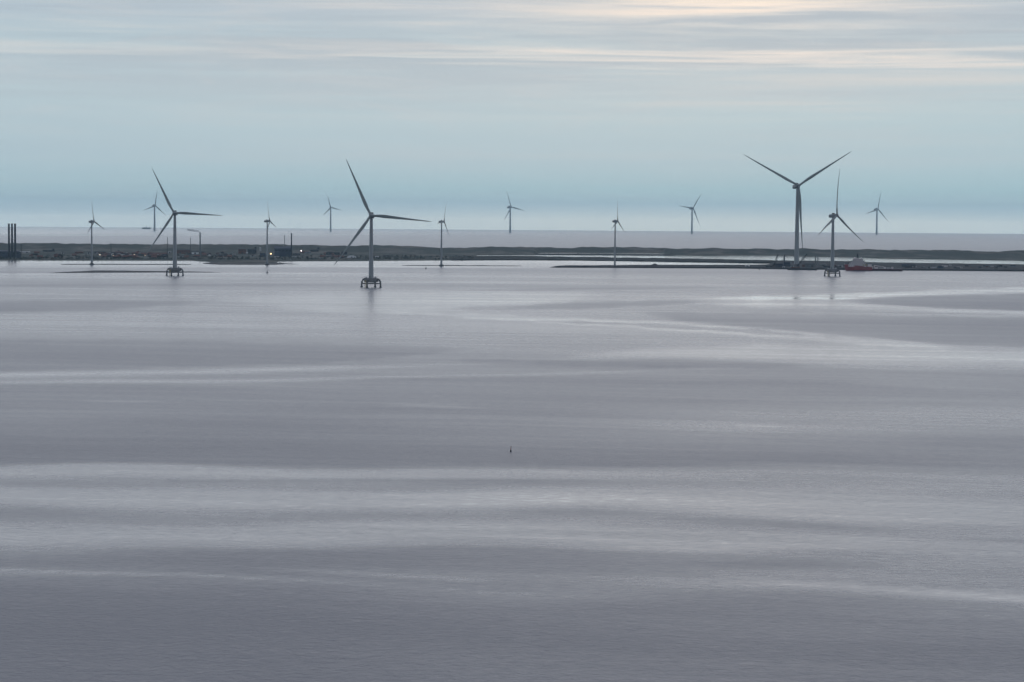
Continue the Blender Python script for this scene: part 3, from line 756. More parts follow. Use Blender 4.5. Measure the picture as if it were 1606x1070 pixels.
# power plant and large halls
hall(2, 405.5, 84, 15, 40, 'navy_cladding', 'navy_cladding', 'long navy power plant block at the foot of the three chimneys', rise=2.0, doors=3, bay=8)
hall(27, 405, 16, 9, 20, 'navy_cladding', 'dark_roof', 'lower navy annex right of the three chimneys', doors=1, bay=3)
hall(37, 398, 34, 3.4, 16, 'pale_plaster', 'pale_plaster', 'low pale shed roof right of the three chimneys', rise=.8, bay=0)
hall(54, 402, 16, 4.2, 12, 'dark_cladding', 'dark_roof', 'small dark shed left of the small turbine, nearer the chimneys', doors=1)
hall(75, 396, 26, 4, 14, 'dark_cladding', 'dark_roof', 'low dark shed on the meadow left of the small turbine', doors=1)
hall(83.5, 396, 6, 6.5, 8, 'dark_cladding', 'dark_roof', 'short dark tower-like hut at the end of the meadow shed', doors=1, rise=2.4)
hall(444, 403.5, 44, 20.5, 36, 'navy_cladding', 'navy_cladding', 'big navy industrial block between the two lit lamps', rise=5.0, doors=2, bay=5)
hall(434.5, 404, 12, 12, 20, 'navy_cladding', 'navy_cladding', 'narrow navy wing at the left end of the big navy block', rise=.6, doors=1)
hall(288, 399, 36, 9.5, 24, 'brick_wall', 'dark_roof', 'long red-brown factory hall with dark roof right of the big turbine', rise=2.4, doors=2, bay=6)
hall(306, 399.8, 18, 5.6, 16, 'white_membrane', 'dark_roof', 'bright white factory hall beside the smoking chimney', rise=2.6, doors=1)
hall(266, 398.5, 7.5, 5.5, 8, 'pale_plaster', 'pale_plaster', 'small pale cube building left of the big turbine tower', rise=.5, doors=1)
hall(284, 405.0, 14, 3.0, 9, 'pale_plaster', 'dark_roof', 'low pale building on the shore right of the big turbine tower', doors=1)
hall(380, 399, 22, 12.0, 18, 'brick_wall', 'dark_roof', 'dark brown block left of the small turbine on the sand spit', rise=1.6, doors=1, bay=3)
hall(394, 399.5, 20, 13.0, 18, 'dark_cladding', 'dark_roof', 'dark blue-grey block with roof house left of the pale silo', rise=1.0, doors=1, bay=3)
hall(400.8, 398.5, 5, 17.0, 6, 'dark_cladding', 'dark_roof', 'narrow dark stair tower at the right end of the dark block', rise=.8, doors=0)
hall(396, 403.2, 14, 2.8, 8, 'pale_plaster', 'dark_roof', 'low pale shed in front of the dark block by the silo', rise=.6, doors=1)
hall(387.3, 401, 5, 5.4, 6, 'pale_plaster', 'pale_plaster', 'small pale hut left of the low pale shed by the silo', rise=1.4, doors=1)
hall(412, 404, 14, 9.0, 16, 'navy_cladding', 'dark_roof', 'dark shed right behind the small turbine tower on the sand spit', doors=1)
hall(434, 405.2, 12, 2.6, 7, 'pale_plaster', 'pale_plaster', 'low pale shed below the bright orange lamp', rise=.4, doors=1)
hall(465, 402, 18, 5, 12, 'dark_cladding', 'dark_roof', 'low dark shed below the pinkish white lamp', doors=2)
hall(464, 404.6, 18, 2.2, 7, 'pale_plaster', 'pale_plaster', 'low pale wall-like shed right of the thick chimney', rise=.3, doors=2)
hall(493, 397, 24, 7.5, 14, 'dark_cladding', 'dark_roof', 'dark hall with small gable right of the pinkish white lamp', rise=1.2, doors=2, bay=4)
hall(499, 396, 6, 10, 8, 'dark_cladding', 'dark_roof', 'small dark gabled tower on the right end of the dark hall', rise=3.2, doors=0)
hall(483, 398.5, 18, 3.6, 10, 'grey_cladding', 'grey_cladding', 'low grey shed just right of the pinkish white lamp', doors=1)
hall(522, 400.6, 36, 6.0, 14, 'dark_cladding', 'dark_roof', 'long low dark hall left of the white dome tent', rise=1.0, doors=3, bay=6)
hall(528, 404.6, 54, 3.2, 10, 'grey_cladding', 'grey_cladding', 'long grey shed in front, ending at the white dome tent', rise=.7, doors=4, bay=8)
hall(540, 400.4, 16, 6.4, 12, 'dark_cladding', 'dark_roof', 'short dark hall just behind the white dome tent', doors=1)
hall(591, 405.4, 9, 2.8, 7, 'pale_plaster', 'pale_plaster', 'small pale hut just right of the nearest turbine tower', rise=1.0, doors=1)
hall(606, 404.2, 18, 3.2, 9, 'grey_cladding', 'dark_roof', 'low grey shed right of the nearest turbine tower', doors=2)
hall(186, 396.5, 7, 4.2, 7, 'pale_plaster', 'dark_roof', 'small pale house above the white houses near the thin mast', doors=1)
hall(126, 394.2, 5.4, 6.0, 5.4, 'white_plaster', 'white_plaster', 'small white tower house on the meadow left of the small turbine', rise=1.2, doors=1)
hall(124, 398.2, 22, 3.0, 9, 'brick_wall', 'red_roof', 'low brown farm building below the white tower house', doors=2)
hall(139, 400, 4.6, 5, 6, 'pale_plaster', 'dark_roof', 'narrow pale hut directly left of the small turbine tower', doors=1)
hall(98, 400, 5, 5.0, 6, 'pale_plaster', 'dark_roof', 'narrow pale hut alone on the left shore', doors=1)
hall(338.3, 404.2, 6, 4.0, 6, 'pale_plaster', 'dark_roof', 'small pale boathouse above the start of the sand spit', doors=1)

# silo
p, m_ = place(408, 396.5)
r_ = thing('silo', p, 'pale round silo left of the small turbine tower', 'silo')
MB().tube([(0, 0, -1), (0, 0, 12.5)], 2.6, 20).build('barrel', 'pale_plaster', r_, True)
MB().tube([(0, 0, 12.5), (0, 0, 13.8)], [2.7, .5], 20).build('cone_roof', 'galvanised', r_, True)
MB().tube([(2.7, 0, 0), (2.7, 0, 13)], .2, 6).build('ladder', 'galvanised', r_)

# dome tent
p, m_ = place(551.5, 405.6)
r_ = thing('dome_tent', p, 'white rounded dome tent hall on the shore', 'tent', None, facing(p))
rings = []
for k in range(13):
    a = math.pi * k / 12
    rings.append([Vector((-12.5 * math.cos(a), y, -.8 + 6.6 * math.sin(a) ** .8)) for y in (-5.5, -3.0, 0, 3.0, 5.5)])
mb = MB(); i0 = 0
for r in rings: mb.v.extend(r)
for k in range(12):
    for j in range(4): mb.f.append([k * 5 + j, (k + 1) * 5 + j, (k + 1) * 5 + j + 1, k * 5 + j + 1])
mb.f.append([k * 5 for k in range(13)]); mb.f.append([k * 5 + 4 for k in reversed(range(13))])
mb.build('canopy', 'white_membrane', r_, True)
MB().box((0, -5.6, 1.6), (4, .25, 3.2)).build('door', 'grey_cladding', r_)
for x in (-7, 7): MB().box((x, -5.58, 1.0), (.3, .2, 4.0)).build('frame_rib', 'galvanised', r_)

# small houses of the town, alike at this distance
rnd = random.Random(11)
WH = [(152.5, 400.2), (162.0, 399.6), (173.0, 399.8), (182.0, 399.6), (199.0, 400.2), (211.5, 401.6), (219.0, 400.2), (236.0, 400.6), (246.0, 402.6), (320.0, 401.0), (328.5, 403.0), (353.0, 402.4), (367.0, 401.4), (157.5, 401.8), (166.3, 401.6), (170.2, 403.6), (177.0, 401.6), (178.8, 403.2), (187.0, 401.4), (192.5, 402.0), (205.0, 402.2), (228.5, 402.8)]
for k, (x, y) in enumerate(WH):
    house(x, y, rnd.uniform(7, 10), 'white_plaster' if k % 3 == 1 else 'pale_plaster', 'dark_roof' if k % 3 else 'red_roof', *(('small pale-walled house in the low town left of the big turbine', 'pale houses left of the big turbine') if x < 270 else ('small pale-walled house on the shore right of the smoking chimney', 'pale houses right of the smoking chimney')), h=rnd.uniform(3.2, 4.2), gable=k % 2 == 0, wins=2, rh=2.2, lit=k % 4 == 1)
house(183.0, 404.6, 8.0, 'white_membrane', 'dark_roof', 'brightest white house near the shore, below the thin mast', None, h=3.6, gable=True, wins=2, rh=2.4)
for k in range(78):
    x = rnd.choice([rnd.uniform(150, 262), rnd.uniform(150, 262), rnd.uniform(282, 375), rnd.uniform(470, 560), rnd.uniform(28, 140)])
    y = rnd.uniform(398.0, 406.5)
    house(x, y, rnd.uniform(9, 15), rnd.choice(['brick_wall', 'brick_wall', 'dark_cladding']), rnd.choice(['red_roof', 'red_roof', 'dark_roof']),
          *(('small dark house on the shore between the three chimneys and the small turbine', 'dark houses right of the three chimneys') if x < 145 else
            ('small dark house in the low town left of the big turbine', 'dark houses left of the big turbine') if x < 270 else
            ('small dark house on the shore around the smoking chimney', 'dark houses around the smoking chimney') if x < 400 else
            ('small dark house on the shore near the white dome tent', 'dark houses near the dome tent')), h=rnd.uniform(2.8, 3.6), gable=rnd.random() < .4, wins=3, rz=rnd.uniform(-.3, .3))

# trees and scrub between the houses: one dark mass
def scrub(name, label, xr, yf, n, size, seed, hbase=PLAIN):
    rn = random.Random(seed); V = []; Fc = []
    for _ in range(n):
        x = rn.uniform(*xr); y = yf(x, rn); s = sea_s(x, y)
        p = at(x, s, hbase - .5, y); hh = rn.uniform(*size); wd_ = hh * rn.uniform(.5, .9)
        for q in range(26):
            a = rn.uniform(0, 2 * math.pi); el = rn.random(); rr = wd_ * math.sqrt(max(0.05, 1 - (2 * el - .9) ** 2)) * rn.uniform(.35, 1)
            c = p + Vector((rr * math.cos(a), rr * math.sin(a), hh * (.06 + .94 * el)))
            l = hh * rn.uniform(.12, .26)
            t1 = Vector((rn.gauss(0, 1), rn.gauss(0, 1), rn.gauss(0, .8))).normalized(); t2 = t1.cross(Vector((rn.gauss(0, 1), rn.gauss(0, 1), rn.gauss(0, 1)))).normalized()
            i = len(V); V += [c - t1 * l, c + t2 * l * .8, c + t1 * l, c - t2 * l * .8]; Fc.append((i, i + 1, i + 2, i + 3))
    me = bpy.data.meshes.new(name); me.from_pydata(V, [], Fc); me.materials.append(MAT['foliage'])
    o = bpy.data.objects.new(name, me); C.objects.link(o); tag(o, label, 'trees', kind='stuff')
scrub('town_trees', 'dark trees and scrub growing between the town houses', (-60, 742), lambda x, r: 409.0 - abs(r.gauss(0, 1)) * 3.2 - .6 if x < 560 else 408.6 - r.random() * 5, 620, (2.4, 5.2), 3)
scrub('shore_scrub', 'dark low scrub lining the far shore', (-60, 742), lambda x, r: lerp_pts(DUNE_FRONT, x) - (1.2 if not 318 < x < 440 else 5.2) - r.random() * 1.2, 650, (1.6, 3.0), 5)
scrub('dam_scrub', 'dark low scrub along the dam', (745, 1340), lambda x, r: lerp_pts([(700, 408.0), (800, 407.5), (900, 407.9), (1050, 410.0), (1150, 411.5), (1240, 413.1), (1345, 413.8)], x) - r.random() * 3.0, 420, (1.0, 2.2), 6)


# ------------------------------------------------------------------ lit lamps
def lamp(px, py, base_y, r, material, label, power, col):
    s = sea_s(px, base_y); B = at(px, s, PLAIN - .3, base_y); h = height_at(px, py, s) - PLAIN + .3
    root = thing('lamp_post', B, label, 'lamp', None, facing(B))
    MB().tube([(0, 0, 0), (0, 0, h)], [.3, .2], 10).build('post', 'galvanised', root, True)
    rings = []
    for k in range(7):
        a = math.pi * (k + .3) / 6.6
        rings.append([Vector((r * math.sin(a) * math.cos(2 * math.pi * j / 14), r * math.sin(a) * math.sin(2 * math.pi * j / 14), h - r * math.cos(a))) for j in range(14)])
    MB().loft(rings).build('lamp_globe', material, root, True)
    MB().tube([(0, 0, h + r), (0, 0, h + r + .5)], [.8, .2], 10).build('cap', 'galvanised', root)
lamp(424.8, 398.2, 404.8, 1.35, 'sodium_lamp', 'bright orange lamp lit beside the small turbine tower', 0, None)
lamp(472.3, 393.6, 401.5, 1.0, 'metal_halide_lamp', 'pinkish white lamp lit right of the thick chimney', 0, None)


# ------------------------------------------------------------------ harbour
QH = 2.6
def crane(px, base_y, tip_px, tip_y, label, r=.55, name='harbour_crane'):
    s = sea_s(px, base_y); B = at(px, s, QH, base_y); m_ = s / F
    dx = (tip_px - px) * m_; hz = height_at(tip_px, tip_y, s) - QH
    root = thing(name, B, label, 'crane', 'cranes on the harbour quay', facing(B))
    ch = MB(); ch.box((0, 0, .9), (7.5, 5, 1.2)); ch.build('chassis', 'rust_steel', root)
    for k in range(4):
        MB().tube([(-2.7 + 1.8 * k, -2.6, .7), (-2.7 + 1.8 * k, 2.6, .7)], .7, 12).build('wheel', 'dark_grille', root)
    MB().box((-.6, 0, 3.2), (5, 3.6, 3.2)).build('engine_house', 'crane_steel', root)
    MB().box((1.6 if dx > 0 else -2.9, -1.2, 5.4), (1.8, 1.8, 2.2)).build('cab', 'glass', root)
    pv = Vector((0.6 if dx > 0 else -.6, 0, 4)); tip = Vector((dx, 0, hz)); ln = (tip - pv); dn = ln.normalized(); nn = dn.cross(Vector((0, 1, 0))).normalized()
    bm_ = MB(); w_ = 1.5
    for a in (-1, 1):
        for b in (-1, 1):
            bm_.tube([pv + nn * a * w_ + Vector((0, b * w_, 0)), tip + nn * a * w_ * .5 + Vector((0, b * w_ * .5, 0))], .5, 6)
    n = max(6, int(ln.length / 2))
    for k in range(n):
        q, q2 = k / n, (k + 1) / n; sgn = 1 if k % 2 else -1
        for b in (-1, 1):
            bm_.tube([pv + ln * q + nn * w_ * sgn * (1 - .5 * q) + Vector((0, b * w_ * (1 - .5 * q), 0)), pv + ln * q2 - nn * w_ * sgn * (1 - .5 * q2) + Vector((0, b * w_ * (1 - .5 * q2), 0))], .34, 5)
    bo = bm_.build('boom', 'crane_steel', root)
    MB().box(tip, (1.8, 1.6, 1.8)).build('boom_head', 'crane_steel', bo)
    ap = Vector((-2.2 if dx > 0 else 2.2, 0, 10.5))
    MB().tube([Vector((ap.x * .6, 0, 4.6)), ap], .3, 6).build('a_frame', 'crane_steel', root)
    MB().tube([ap, tip], .12, 5).build('stay_cable', 'crane_steel', root)
    hk = MB(); hk.tube([tip, tip + Vector((.6, 0, -7))], .12, 5); hk.box(tip + Vector((.6, 0, -7.6)), (.9, .6, 1.3)); hk.build('hook', 'crane_steel', bo)
crane(1213.5, 420.0, 1219.5, 399.8, 'steep dark crane with raised boom at the left end of the harbour')
crane(1251.5, 420.6, 1264.8, 398.9, 'dark crane with boom slanting right behind the tallest turbine')

def stand(px, base_y, top_y, dia, label, mt):
    s = sea_s(px, base_y); B = at(px, s, QH, base_y); h = height_at(px, top_y, s) - QH
    root = thing('tower_section', B, label, 'tower section', 'upright tower sections on the quay')
    MB().tube([(0, 0, 0), (0, 0, h)], [dia / 2, dia / 2 * .9], 18).build('can', mt, root, True)
    MB().tube([(0, 0, h), (0, 0, h + .9)], dia / 2 * 1.05, 18).build('cap', 'crane_steel', root, True)
    MB().box((0, 0, .4), (dia * 1.5, dia * 1.5, .9)).build('stand', 'rust_steel', root)
stand(1229.8, 419.5, 400.3, 3.8, 'upright grey tower section between the steep crane and tallest turbine', 'grey_cladding')
stand(1278.8, 419.5, 402.6, 2.6, 'left one of two upright tower sections right of the slanting crane', 'grey_cladding')
stand(1282.6, 419.5, 402.6, 2.6, 'right one of two upright tower sections right of the slanting crane', 'grey_cladding')

# stone quay wall along the water
QF = [(862, 419.8), (950, 420.2), (1050, 420.8), (1150, 421.2), (1215, 422.2), (1290, 423.1), (1400, 424.1), (1500, 424.9), (1606, 425.8), (1900, 429)]
qw = MB(); rings_ = []
for x in range(1196, 1900, 8):
    s_ = sea_s(x, lerp_pts(QF, x)); a_, b_ = s_ - 3.0, s_ + 1.0
    rings_.append([at(x, a_, -1.0), at(x, a_, 3.1), at(x, b_, 3.1), at(x, b_, -1.0)])
qw.loft(rings_)
tag(qw.build('quay_wall', 'quay_stone'), kind='structure')
rq = random.Random(4)
for k in range(34):
    x = rq.uniform(1414, 1625) if k < 24 else rq.uniform(1200, 1322)
    y = lerp_pts(QF, x) - rq.uniform(1.6, 7.0 if k < 24 else 3.5)
    p = on_sea(x, y, QH - .1); w_ = rq.choice([6.1, 12.2]); h_ = rq.choice([2.6, 2.6, 5.2])
    r_ = thing('container', p, 'small container or crate on the quay right of the red ship' if k < 24 else 'small container or crate on the quay around the cranes', 'container',
               'containers on the right quay' if k < 24 else 'containers around the cranes', facing(p) + rq.uniform(-.3, .3))
    MB().box((0, 0, h_ / 2), (w_, 2.5, h_)).build('box', rq.choice(['pale_plaster', 'grey_cladding', 'navy_cladding', 'dark_cladding', 'rust_steel', 'ship_white'] if k < 24 else ['rust_steel', 'rust_steel', 'dark_cladding', 'dark_cladding', 'grey_cladding']), r_)
    for q_ in range(3): MB().box(((q_ - 1) * w_ * .32, -1.3, h_ / 2), (.25, .16, h_ * .94)).build('post', 'dark_grille', r_)

def shed(px, py, wd, h, depth, wall, roof, label, group=None, **kw):
    return hall(px, py, wd, h, depth, wall, roof, label, group, name='quay_shed', **kw)
shed(1172, 419.6, 10, 2.6, 5, 'white_plaster', 'white_plaster', 'bright white low shed alone on the dark spit left of the cranes', rise=.4, doors=1)
shed(1206, 420.8, 14, 3.4, 8, 'dark_cladding', 'dark_roof', 'low dark shed at the foot of the steep crane, on its left', doors=1)
shed(1222, 420.8, 16, 7.5, 10, 'navy_cladding', 'dark_roof', 'dark blue shed right of the steep crane', doors=2, rise=1.5)
shed(1234, 419.5, 14, 9.5, 10, 'navy_cladding', 'dark_roof', 'tall dark blue shed left of the tallest turbine', doors=1, rise=1.0)
shed(1229, 421.6, 5, 2.6, 4, 'pale_plaster', 'pale_plaster', 'small pale container office in front of the dark blue shed', doors=1, rise=.2)
shed(1242.5, 420.8, 7, 3.6, 6, 'pale_plaster', 'grey_cladding', 'pale site hut just left of the tallest turbine foot', doors=1, rise=.4)
shed(1270, 420.4, 20, 6.0, 12, 'grey_cladding', 'dark_roof', 'grey shed right of the slanting crane', doors=2, rise=2.0)
shed(1291, 419.6, 14, 5.0, 10, 'grey_cladding', 'grey_cladding', 'pale grey shed left of the platform turbine tower', doors=1, rise=.8)
shed(1297, 421.6, 12, 3.6, 8, 'navy_cladding', 'dark_roof', 'dark blue shed behind the platform turbine', doors=1)
shed(1318, 421.0, 11, 4.4, 8, 'pale_plaster', 'grey_cladding', 'pale shed between platform turbine and red ship bow', doors=1, rise=.8)
shed(1323, 419.0, 12, 3.2, 8, 'grey_cladding', 'dark_roof', 'grey shed behind the red ship bow', doors=1)
shed(1420, 420.6, 16, 6.5, 10, 'navy_cladding', 'navy_cladding', 'dark blue shed just right of the red ship stern', doors=2, rise=.8)
shed(1427, 421.8, 10, 4.0, 7, 'navy_cladding', 'dark_roof', 'lower dark blue shed in front, right of the red ship', doors=1)
shed(1434, 421.0, 9, 3.2, 7, 'pale_plaster', 'dark_roof', 'small pale shed right of the dark blue sheds', doors=1, rise=.4)
shed(1446, 421.8, 12, 3.4, 8, 'grey_cladding', 'grey_cladding', 'grey flat shed on the right part of the quay', doors=1, rise=.3)
shed(1457, 422.6, 5, 3.0, 5, 'dark_cladding', 'dark_roof', 'small dark hut between the grey sheds of the right quay', doors=1)
shed(1468, 421.6, 16, 3.2, 9, 'grey_cladding', 'grey_cladding', 'longer grey shed towards the right end of the quay', doors=2, rise=.4)
shed(1516, 420.0, 8, 3.4, 6, 'dark_cladding', 'dark_roof', 'small dark shed alone on the right quay', doors=1)
shed(1568, 420.2, 12, 2.8, 7, 'dark_cladding', 'dark_roof', 'low dark shed at the far right end of the quay', doors=1)

def heap(px, py, wd, h, label):
    p = on_sea(px, py, QH - .6); rn = random.Random(int(px)); n = 22
    rings = []
    for k in range(6):
        q = k / 5
        rings.append([Vector((wd / 2 * (1 - q) ** .8 * math.cos(2 * math.pi * j / n) * rn.uniform(.88, 1.1) + wd * .1 * q, wd / 3 * (1 - q) ** .8 * math.sin(2 * math.pi * j / n) * rn.uniform(.88, 1.1), h * q * rn.uniform(.93, 1.05))) for j in range(n)])
    o = MB().loft(rings).build('gravel_heap', 'gravel', None, True, p)
    o.rotation_euler = (0, 0, facing(p))
    tag(o, label, 'gravel heap', 'gravel heaps on the spit')
heap(1025, 419.6, 28, 6.5, 'dark gravel heap on the low spit right of the small turbine')
heap(1070, 419.8, 17, 4.2, 'smaller dark gravel heap on the spit, right of the larger heap')
heap(887, 419.2, 8, 2.6, 'tiny dark gravel heap near the left tip of the spit')

# work barge lying at the quay below the slanting crane
p = on_sea(1258, 423.6)
r_ = thing('work_barge', p, 'long dark work barge lying at the quay below the slanting crane', 'barge', None, facing(p))
def hull_rings(xs, half, z0_, z1f, flare=1.08):
    out_ = []
    for x in xs:
        b = half(x); zt_ = z1f(x)
        out_.append([Vector((x, -b * flare, zt_)), Vector((x, -b, 1.0)), Vector((x, -b * .9, z0_)), Vector((x, b * .9, z0_)), Vector((x, b, 1.0)), Vector((x, b * flare, zt_))])
    return out_
MB().loft(hull_rings([-30, -28, -20, 0, 20, 28, 30], lambda x: 6.0 if abs(x) < 29 else 5.2, -1.2, lambda x: 3.4)).build('hull', 'hull_dark', r_)
MB().box((14, 0, 5.6), (9, 7, 4.4)).build('deckhouse', 'grey_cladding', r_)
MB().box((14, -3.6, 6.6), (7.5, .3, .9)).build('window_band', 'glass', r_)
MB().box((-14, 0, 4.6), (18, 8, 2.4)).build('hold_cover', 'rust_steel', r_)
MB().tube([(14, 0, 7.8), (14, 0, 12)], .2, 6).build('mast', 'crane_steel', r_)
for x in (-29, 29): MB().box((x, 0, 3.9), (.8, 9, 1.0)).build('bollard_beam', 'rust_steel', r_)

# red supply ship moored at the quay, bow to the left
def ship():
    s = sea_s(1368, 424.9); m_ = s / F
    p = at(1368, s, 0, 424.9)
    root = thing('supply_ship', p, 'red-hulled ship with pale superstructure moored bow left at the quay', 'ship', None, facing(p))
    X0 = (1325 - 1368) * m_; X1 = (1414 - 1368) * m_; Ln = X1 - X0
    def half(x):
        q = (x - X0) / Ln; return 8.2 * min(1, (max(q, 0.0) / .2)) ** .6 if q < .2 else (8.2 if q < .95 else 8.2 - (q - .95) * 30)
    def top(x):
        q = (x - X0) / Ln
        if q < .34: return 12.0 - 3.4 * min(1, q / .3)
        if q < .50: return 8.6 - (q - .34) / .16 * 1.2 if q < .48 else 4.4
        return 4.4
    xs = [X0 + Ln * q for q in (0.0, .02, .05, .1, .2, .3, .34, .40, .475, .485, .6, .8, .95, 1.0)]
    rings = []
    for x in xs:
        b = max(.25, half(x)); zt_ = top(x); q = (x - X0) / Ln
        rake = max(0, .09 - q) * 60     # the stem rakes back towards the waterline
        rings.append([Vector((x, -b, zt_)), Vector((x + rake * .35, -b * (.94 if q > .2 else .75), 2.4)), Vector((x + rake, -b * (.9 if q > .2 else .5), -2.0)),
                      Vector((x + rake, b * (.9 if q > .2 else .5), -2.0)), Vector((x + rake * .35, b * (.94 if q > .2 else .75), 2.4)), Vector((x, b, zt_))])
    h = MB().loft(rings[:10]).build('hull', 'hull_red', root)
    MB().loft(rings[9:]).build('aft_hull', 'hull_maroon', root)
    MB().box(((X0 + X1) / 2 + 8, 0, .55), (Ln * .83, 16.0, 1.1)).build('boot_topping', 'hull_dark', h)
    bul = MB()
    for sgn in (-1, 1): bul.loft([[Vector((x, sgn * (half(x) - .02), top(x) - .1)), Vector((x, sgn * (half(x) + .12), top(x) + 1.0)), Vector((x, sgn * (half(x) - .15), top(x) + 1.0))] for x in xs[1:7]])
    bul.build('bulwark', 'hull_red', h)
    def tier(x0, x1, z0_, z1, b, win=0, name='deckhouse_tier', mt='ship_white'):
        xa = (x0 - 1368) * m_; xb = (x1 - 1368) * m_
        t_ = MB(); t_.box(((xa + xb) / 2, 0, (z0_ + z1) / 2), (xb - xa, b, z1 - z0_)); o = t_.build(name, mt, root)
        if win:
            for k in range(win):
                x = xa + (k + .5) / win * (xb - xa)
                MB().box((x, -b / 2 - .05, z0_ + (z1 - z0_) * .58), ((xb - xa) / win * .5, .16, .9)).build('window', 'glass', o)
        return o
    tier(1331.5, 1358.5, 8.4, 12.6, 15.0, 9)
    tier(1331.0, 1359.0, 12.6, 13.1, 15.8, 0, 'deck_edge', 'deck_grey')
    tier(1333.0, 1357.5, 13.1, 16.2, 14.0, 8)
    tier(1332.5, 1358.0, 16.2, 16.7, 15.0, 0, 'deck_edge', 'deck_grey')
    tier(1335.0, 1356.0, 16.7, 19.6, 13.0, 7)
    tier(1334.5, 1356.5, 19.6, 20.1, 14.6, 0, 'deck_edge', 'deck_grey')
    tier(1338.0, 1353.5, 20.1, 23.4, 13.6, 6, 'bridge')
    tier(1337.5, 1354.0, 23.4, 23.9, 14.6, 0, 'bridge_roof', 'deck_grey')
    tier(1339.5, 1347.5, 23.9, 25.6, 9, 0, 'mast_house')
    tier(1361.0, 1367.0, 6.0, 12.4, 12.0, 3)
    tier(1364.0, 1369.0, 4.0, 8.6, 12.0, 2)
    def px(x): return (x - 1368) * m_
    f = MB(); f.box((px(1345.2), 0, 29.0), (3.2, 3.0, 8.6)); f.build('funnel_mast', 'hull_dark', root)
    mm = MB(); mm.tube([(px(1345.2), 0, 33), (px(1345.2), 0, 37.5)], .25, 6); mm.tube([(px(1343.0), 0, 34.6), (px(1347.4), 0, 34.6)], .18, 6); mm.build('radar_mast', 'hull_dark', root)
    dm = MB()
    for k in range(2):
        c = Vector((px(1340.5 + 10.5 * k), -2, 25.8))
        dm.loft([[c + Vector((1.5 * math.sin(a) * math.cos(2 * math.pi * j / 10), 1.5 * math.sin(a) * math.sin(2 * math.pi * j / 10), -1.5 * math.cos(a))) for j in range(10)] for a in (.2, .8, 1.57, 2.3, 2.95)])
    dm.build('satellite_domes', 'ship_white', root, True)
    for k, (a, b, c, mt) in enumerate(((1372, 1377, 3.0, 'ship_white'), (1378, 1384, 2.4, 'pale_plaster'), (1385, 1389, 3.4, 'ship_white'), (1390, 1396, 2.6, 'pale_plaster'), (1397, 1400, 3.8, 'ship_white'))):
        MB().box((px((a + b) / 2), -2 + (k % 2) * 3, 4.4 + c / 2), (px(b) - px(a), 5, c)).build('deck_container', mt, root)
    cr = MB(); cr.tube([(px(1371), 3, 4.4), (px(1371), 3, 11)], .7, 10); cr.tube([(px(1371), 3, 10.6), (px(1386), 2, 8.6)], [.5, .25], 8); cr.build('deck_crane', 'ship_white', root)
    cargo = MB(); cargo.tube([(px(1385.5), -6.9, 6.0), (px(1411), -6.9, 6.0)], .12, 6); cargo.tube([(px(1369), -6.9, 6.0), (px(1385.5), -6.9, 6.0)], .12, 6)
    for k in range(15): cargo.tube([(px(1369 + 3 * k), -6.9, 4.4), (px(1369 + 3 * k), -6.9, 6.0)], .1, 5)
    cargo.build('cargo_rail', 'galvanised', root)
    for x_, b_ in ((1354.5, 16), (1358.5, 16)):
        MB().loft([[Vector((px(x_) + t, -7.9 + .9 * math.cos(a), 11.8 + .8 * math.sin(a))) for a in (0, 1.2, 2, 3.14, 4.2, 5.3)] for t in (-1.8, -1.2, 1.2, 1.8)]).build('lifeboat', 'yellow_paint', root)
    jack = MB(); jack.tube([(px(1325.5), 0, 12), (px(1325.2), 0, 15.5)], .12, 5); jack.build('jackstaff', 'ship_white', root)
ship()

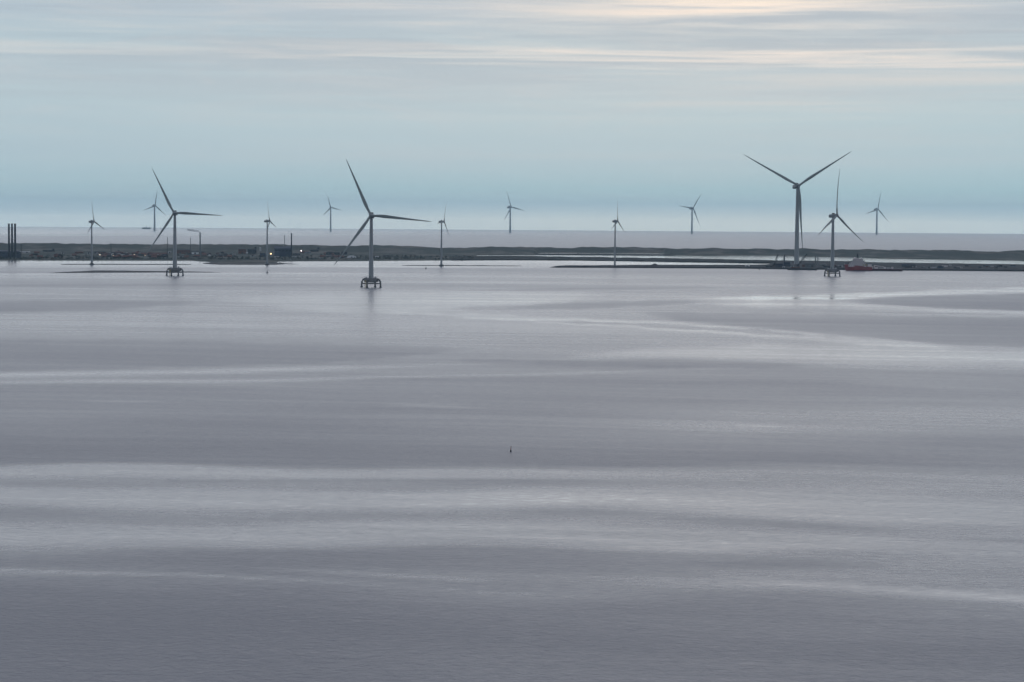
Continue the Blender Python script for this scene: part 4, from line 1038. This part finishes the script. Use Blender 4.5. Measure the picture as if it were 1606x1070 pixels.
# far vessels under the horizon
def far_ship(px_, py_, ln, label):
    p = on_sea(px_, py_); root = thing('cargo_ship', p, label, 'ship', 'faint ships out at sea', facing(p))
    MB().loft([[Vector((x, -b, zt_)), Vector((x, -b * .8, -2)), Vector((x, b * .8, -2)), Vector((x, b, zt_))] for x, b, zt_ in ((-ln / 2, .6, 14), (-ln * .42, 7, 12), (ln * .4, 8, 10), (ln / 2, 7, 10))]).build('hull', 'hull_dark', root)
    MB().box((ln * .28, 0, 18), (ln * .16, 12, 16)).build('superstructure', 'grey_cladding', root)
    MB().box((-ln * .1, 0, 13), (ln * .4, 12, 6)).build('hatch_covers', 'deck_grey', root)
    MB().tube([(ln * .3, 0, 26), (ln * .3, 0, 34)], 1.4, 8).build('funnel', 'hull_dark', root)
far_ship(227.5, 359.0, 62, 'faint ship on the far sea left of the leftmost offshore turbine, larger of two')
far_ship(234.0, 359.2, 30, 'smaller of two faint ships on the far sea beside the leftmost offshore turbine')

# markers in the fjord
def marker(px_, py_, h, mt, label, dia=.8):
    p = on_sea(px_, py_); root = thing('channel_marker', p, label, 'marker buoy', None)
    MB().tube([(0, 0, -.8), (0, 0, .15 * h), (0, 0, .32 * h), (0, 0, .4 * h)], [dia * .5, dia * .62, dia * .5, dia * .22], 14).build('float', 'buoy_dark', root, True)
    MB().tube([(0, 0, .38 * h), (0.05 * h, 0, h)], [dia * .3, dia * .17], 10).build('spar', mt, root, True)
    MB().tube([(0.05 * h, 0, h * .97), (0.052 * h, 0, h * 1.06)], [dia * .26, dia * .2], 10).build('topmark', 'buoy_dark', root, True)
marker(801, 708.8, 2.4, 'buoy_red', 'slim dark red spar marker alone in the middle of the open water', .52)
marker(668, 422.2, 5.0, 'buoy_dark', 'tiny dark buoy in the water left of the small middle turbine', 2.4)
marker(419, 428.6, 4.6, 'buoy_dark', 'tiny dark buoy in front of the small turbine by the sand spit', 2.6)
marker(1191, 423.4, 3.2, 'buoy_dark', 'tiny dark buoy in front of the quay left of the cranes', 1.8)

# ------------------------------------------------------------------ haze over the whole place
hz = MB().box((0, 0, 105), (96000, 96000, 650))
hm = bpy.data.materials.new('haze_air'); hm.use_nodes = True; hm.node_tree.nodes.clear()
t = NT(hm.node_tree); o_ = t.n('ShaderNodeOutputMaterial'); pv = t.n('ShaderNodeVolumePrincipled')
pv.inputs['Color'].default_value = (0.58, 0.85, 1.0, 1); pv.inputs['Density'].default_value = 2.2e-5; pv.inputs['Anisotropy'].default_value = 0.5
t.link(pv.outputs[0], o_.inputs['Volume'])
MAT['haze_air'] = hm
ho = hz.build('haze', 'haze_air'); tag(ho, kind='stuff')
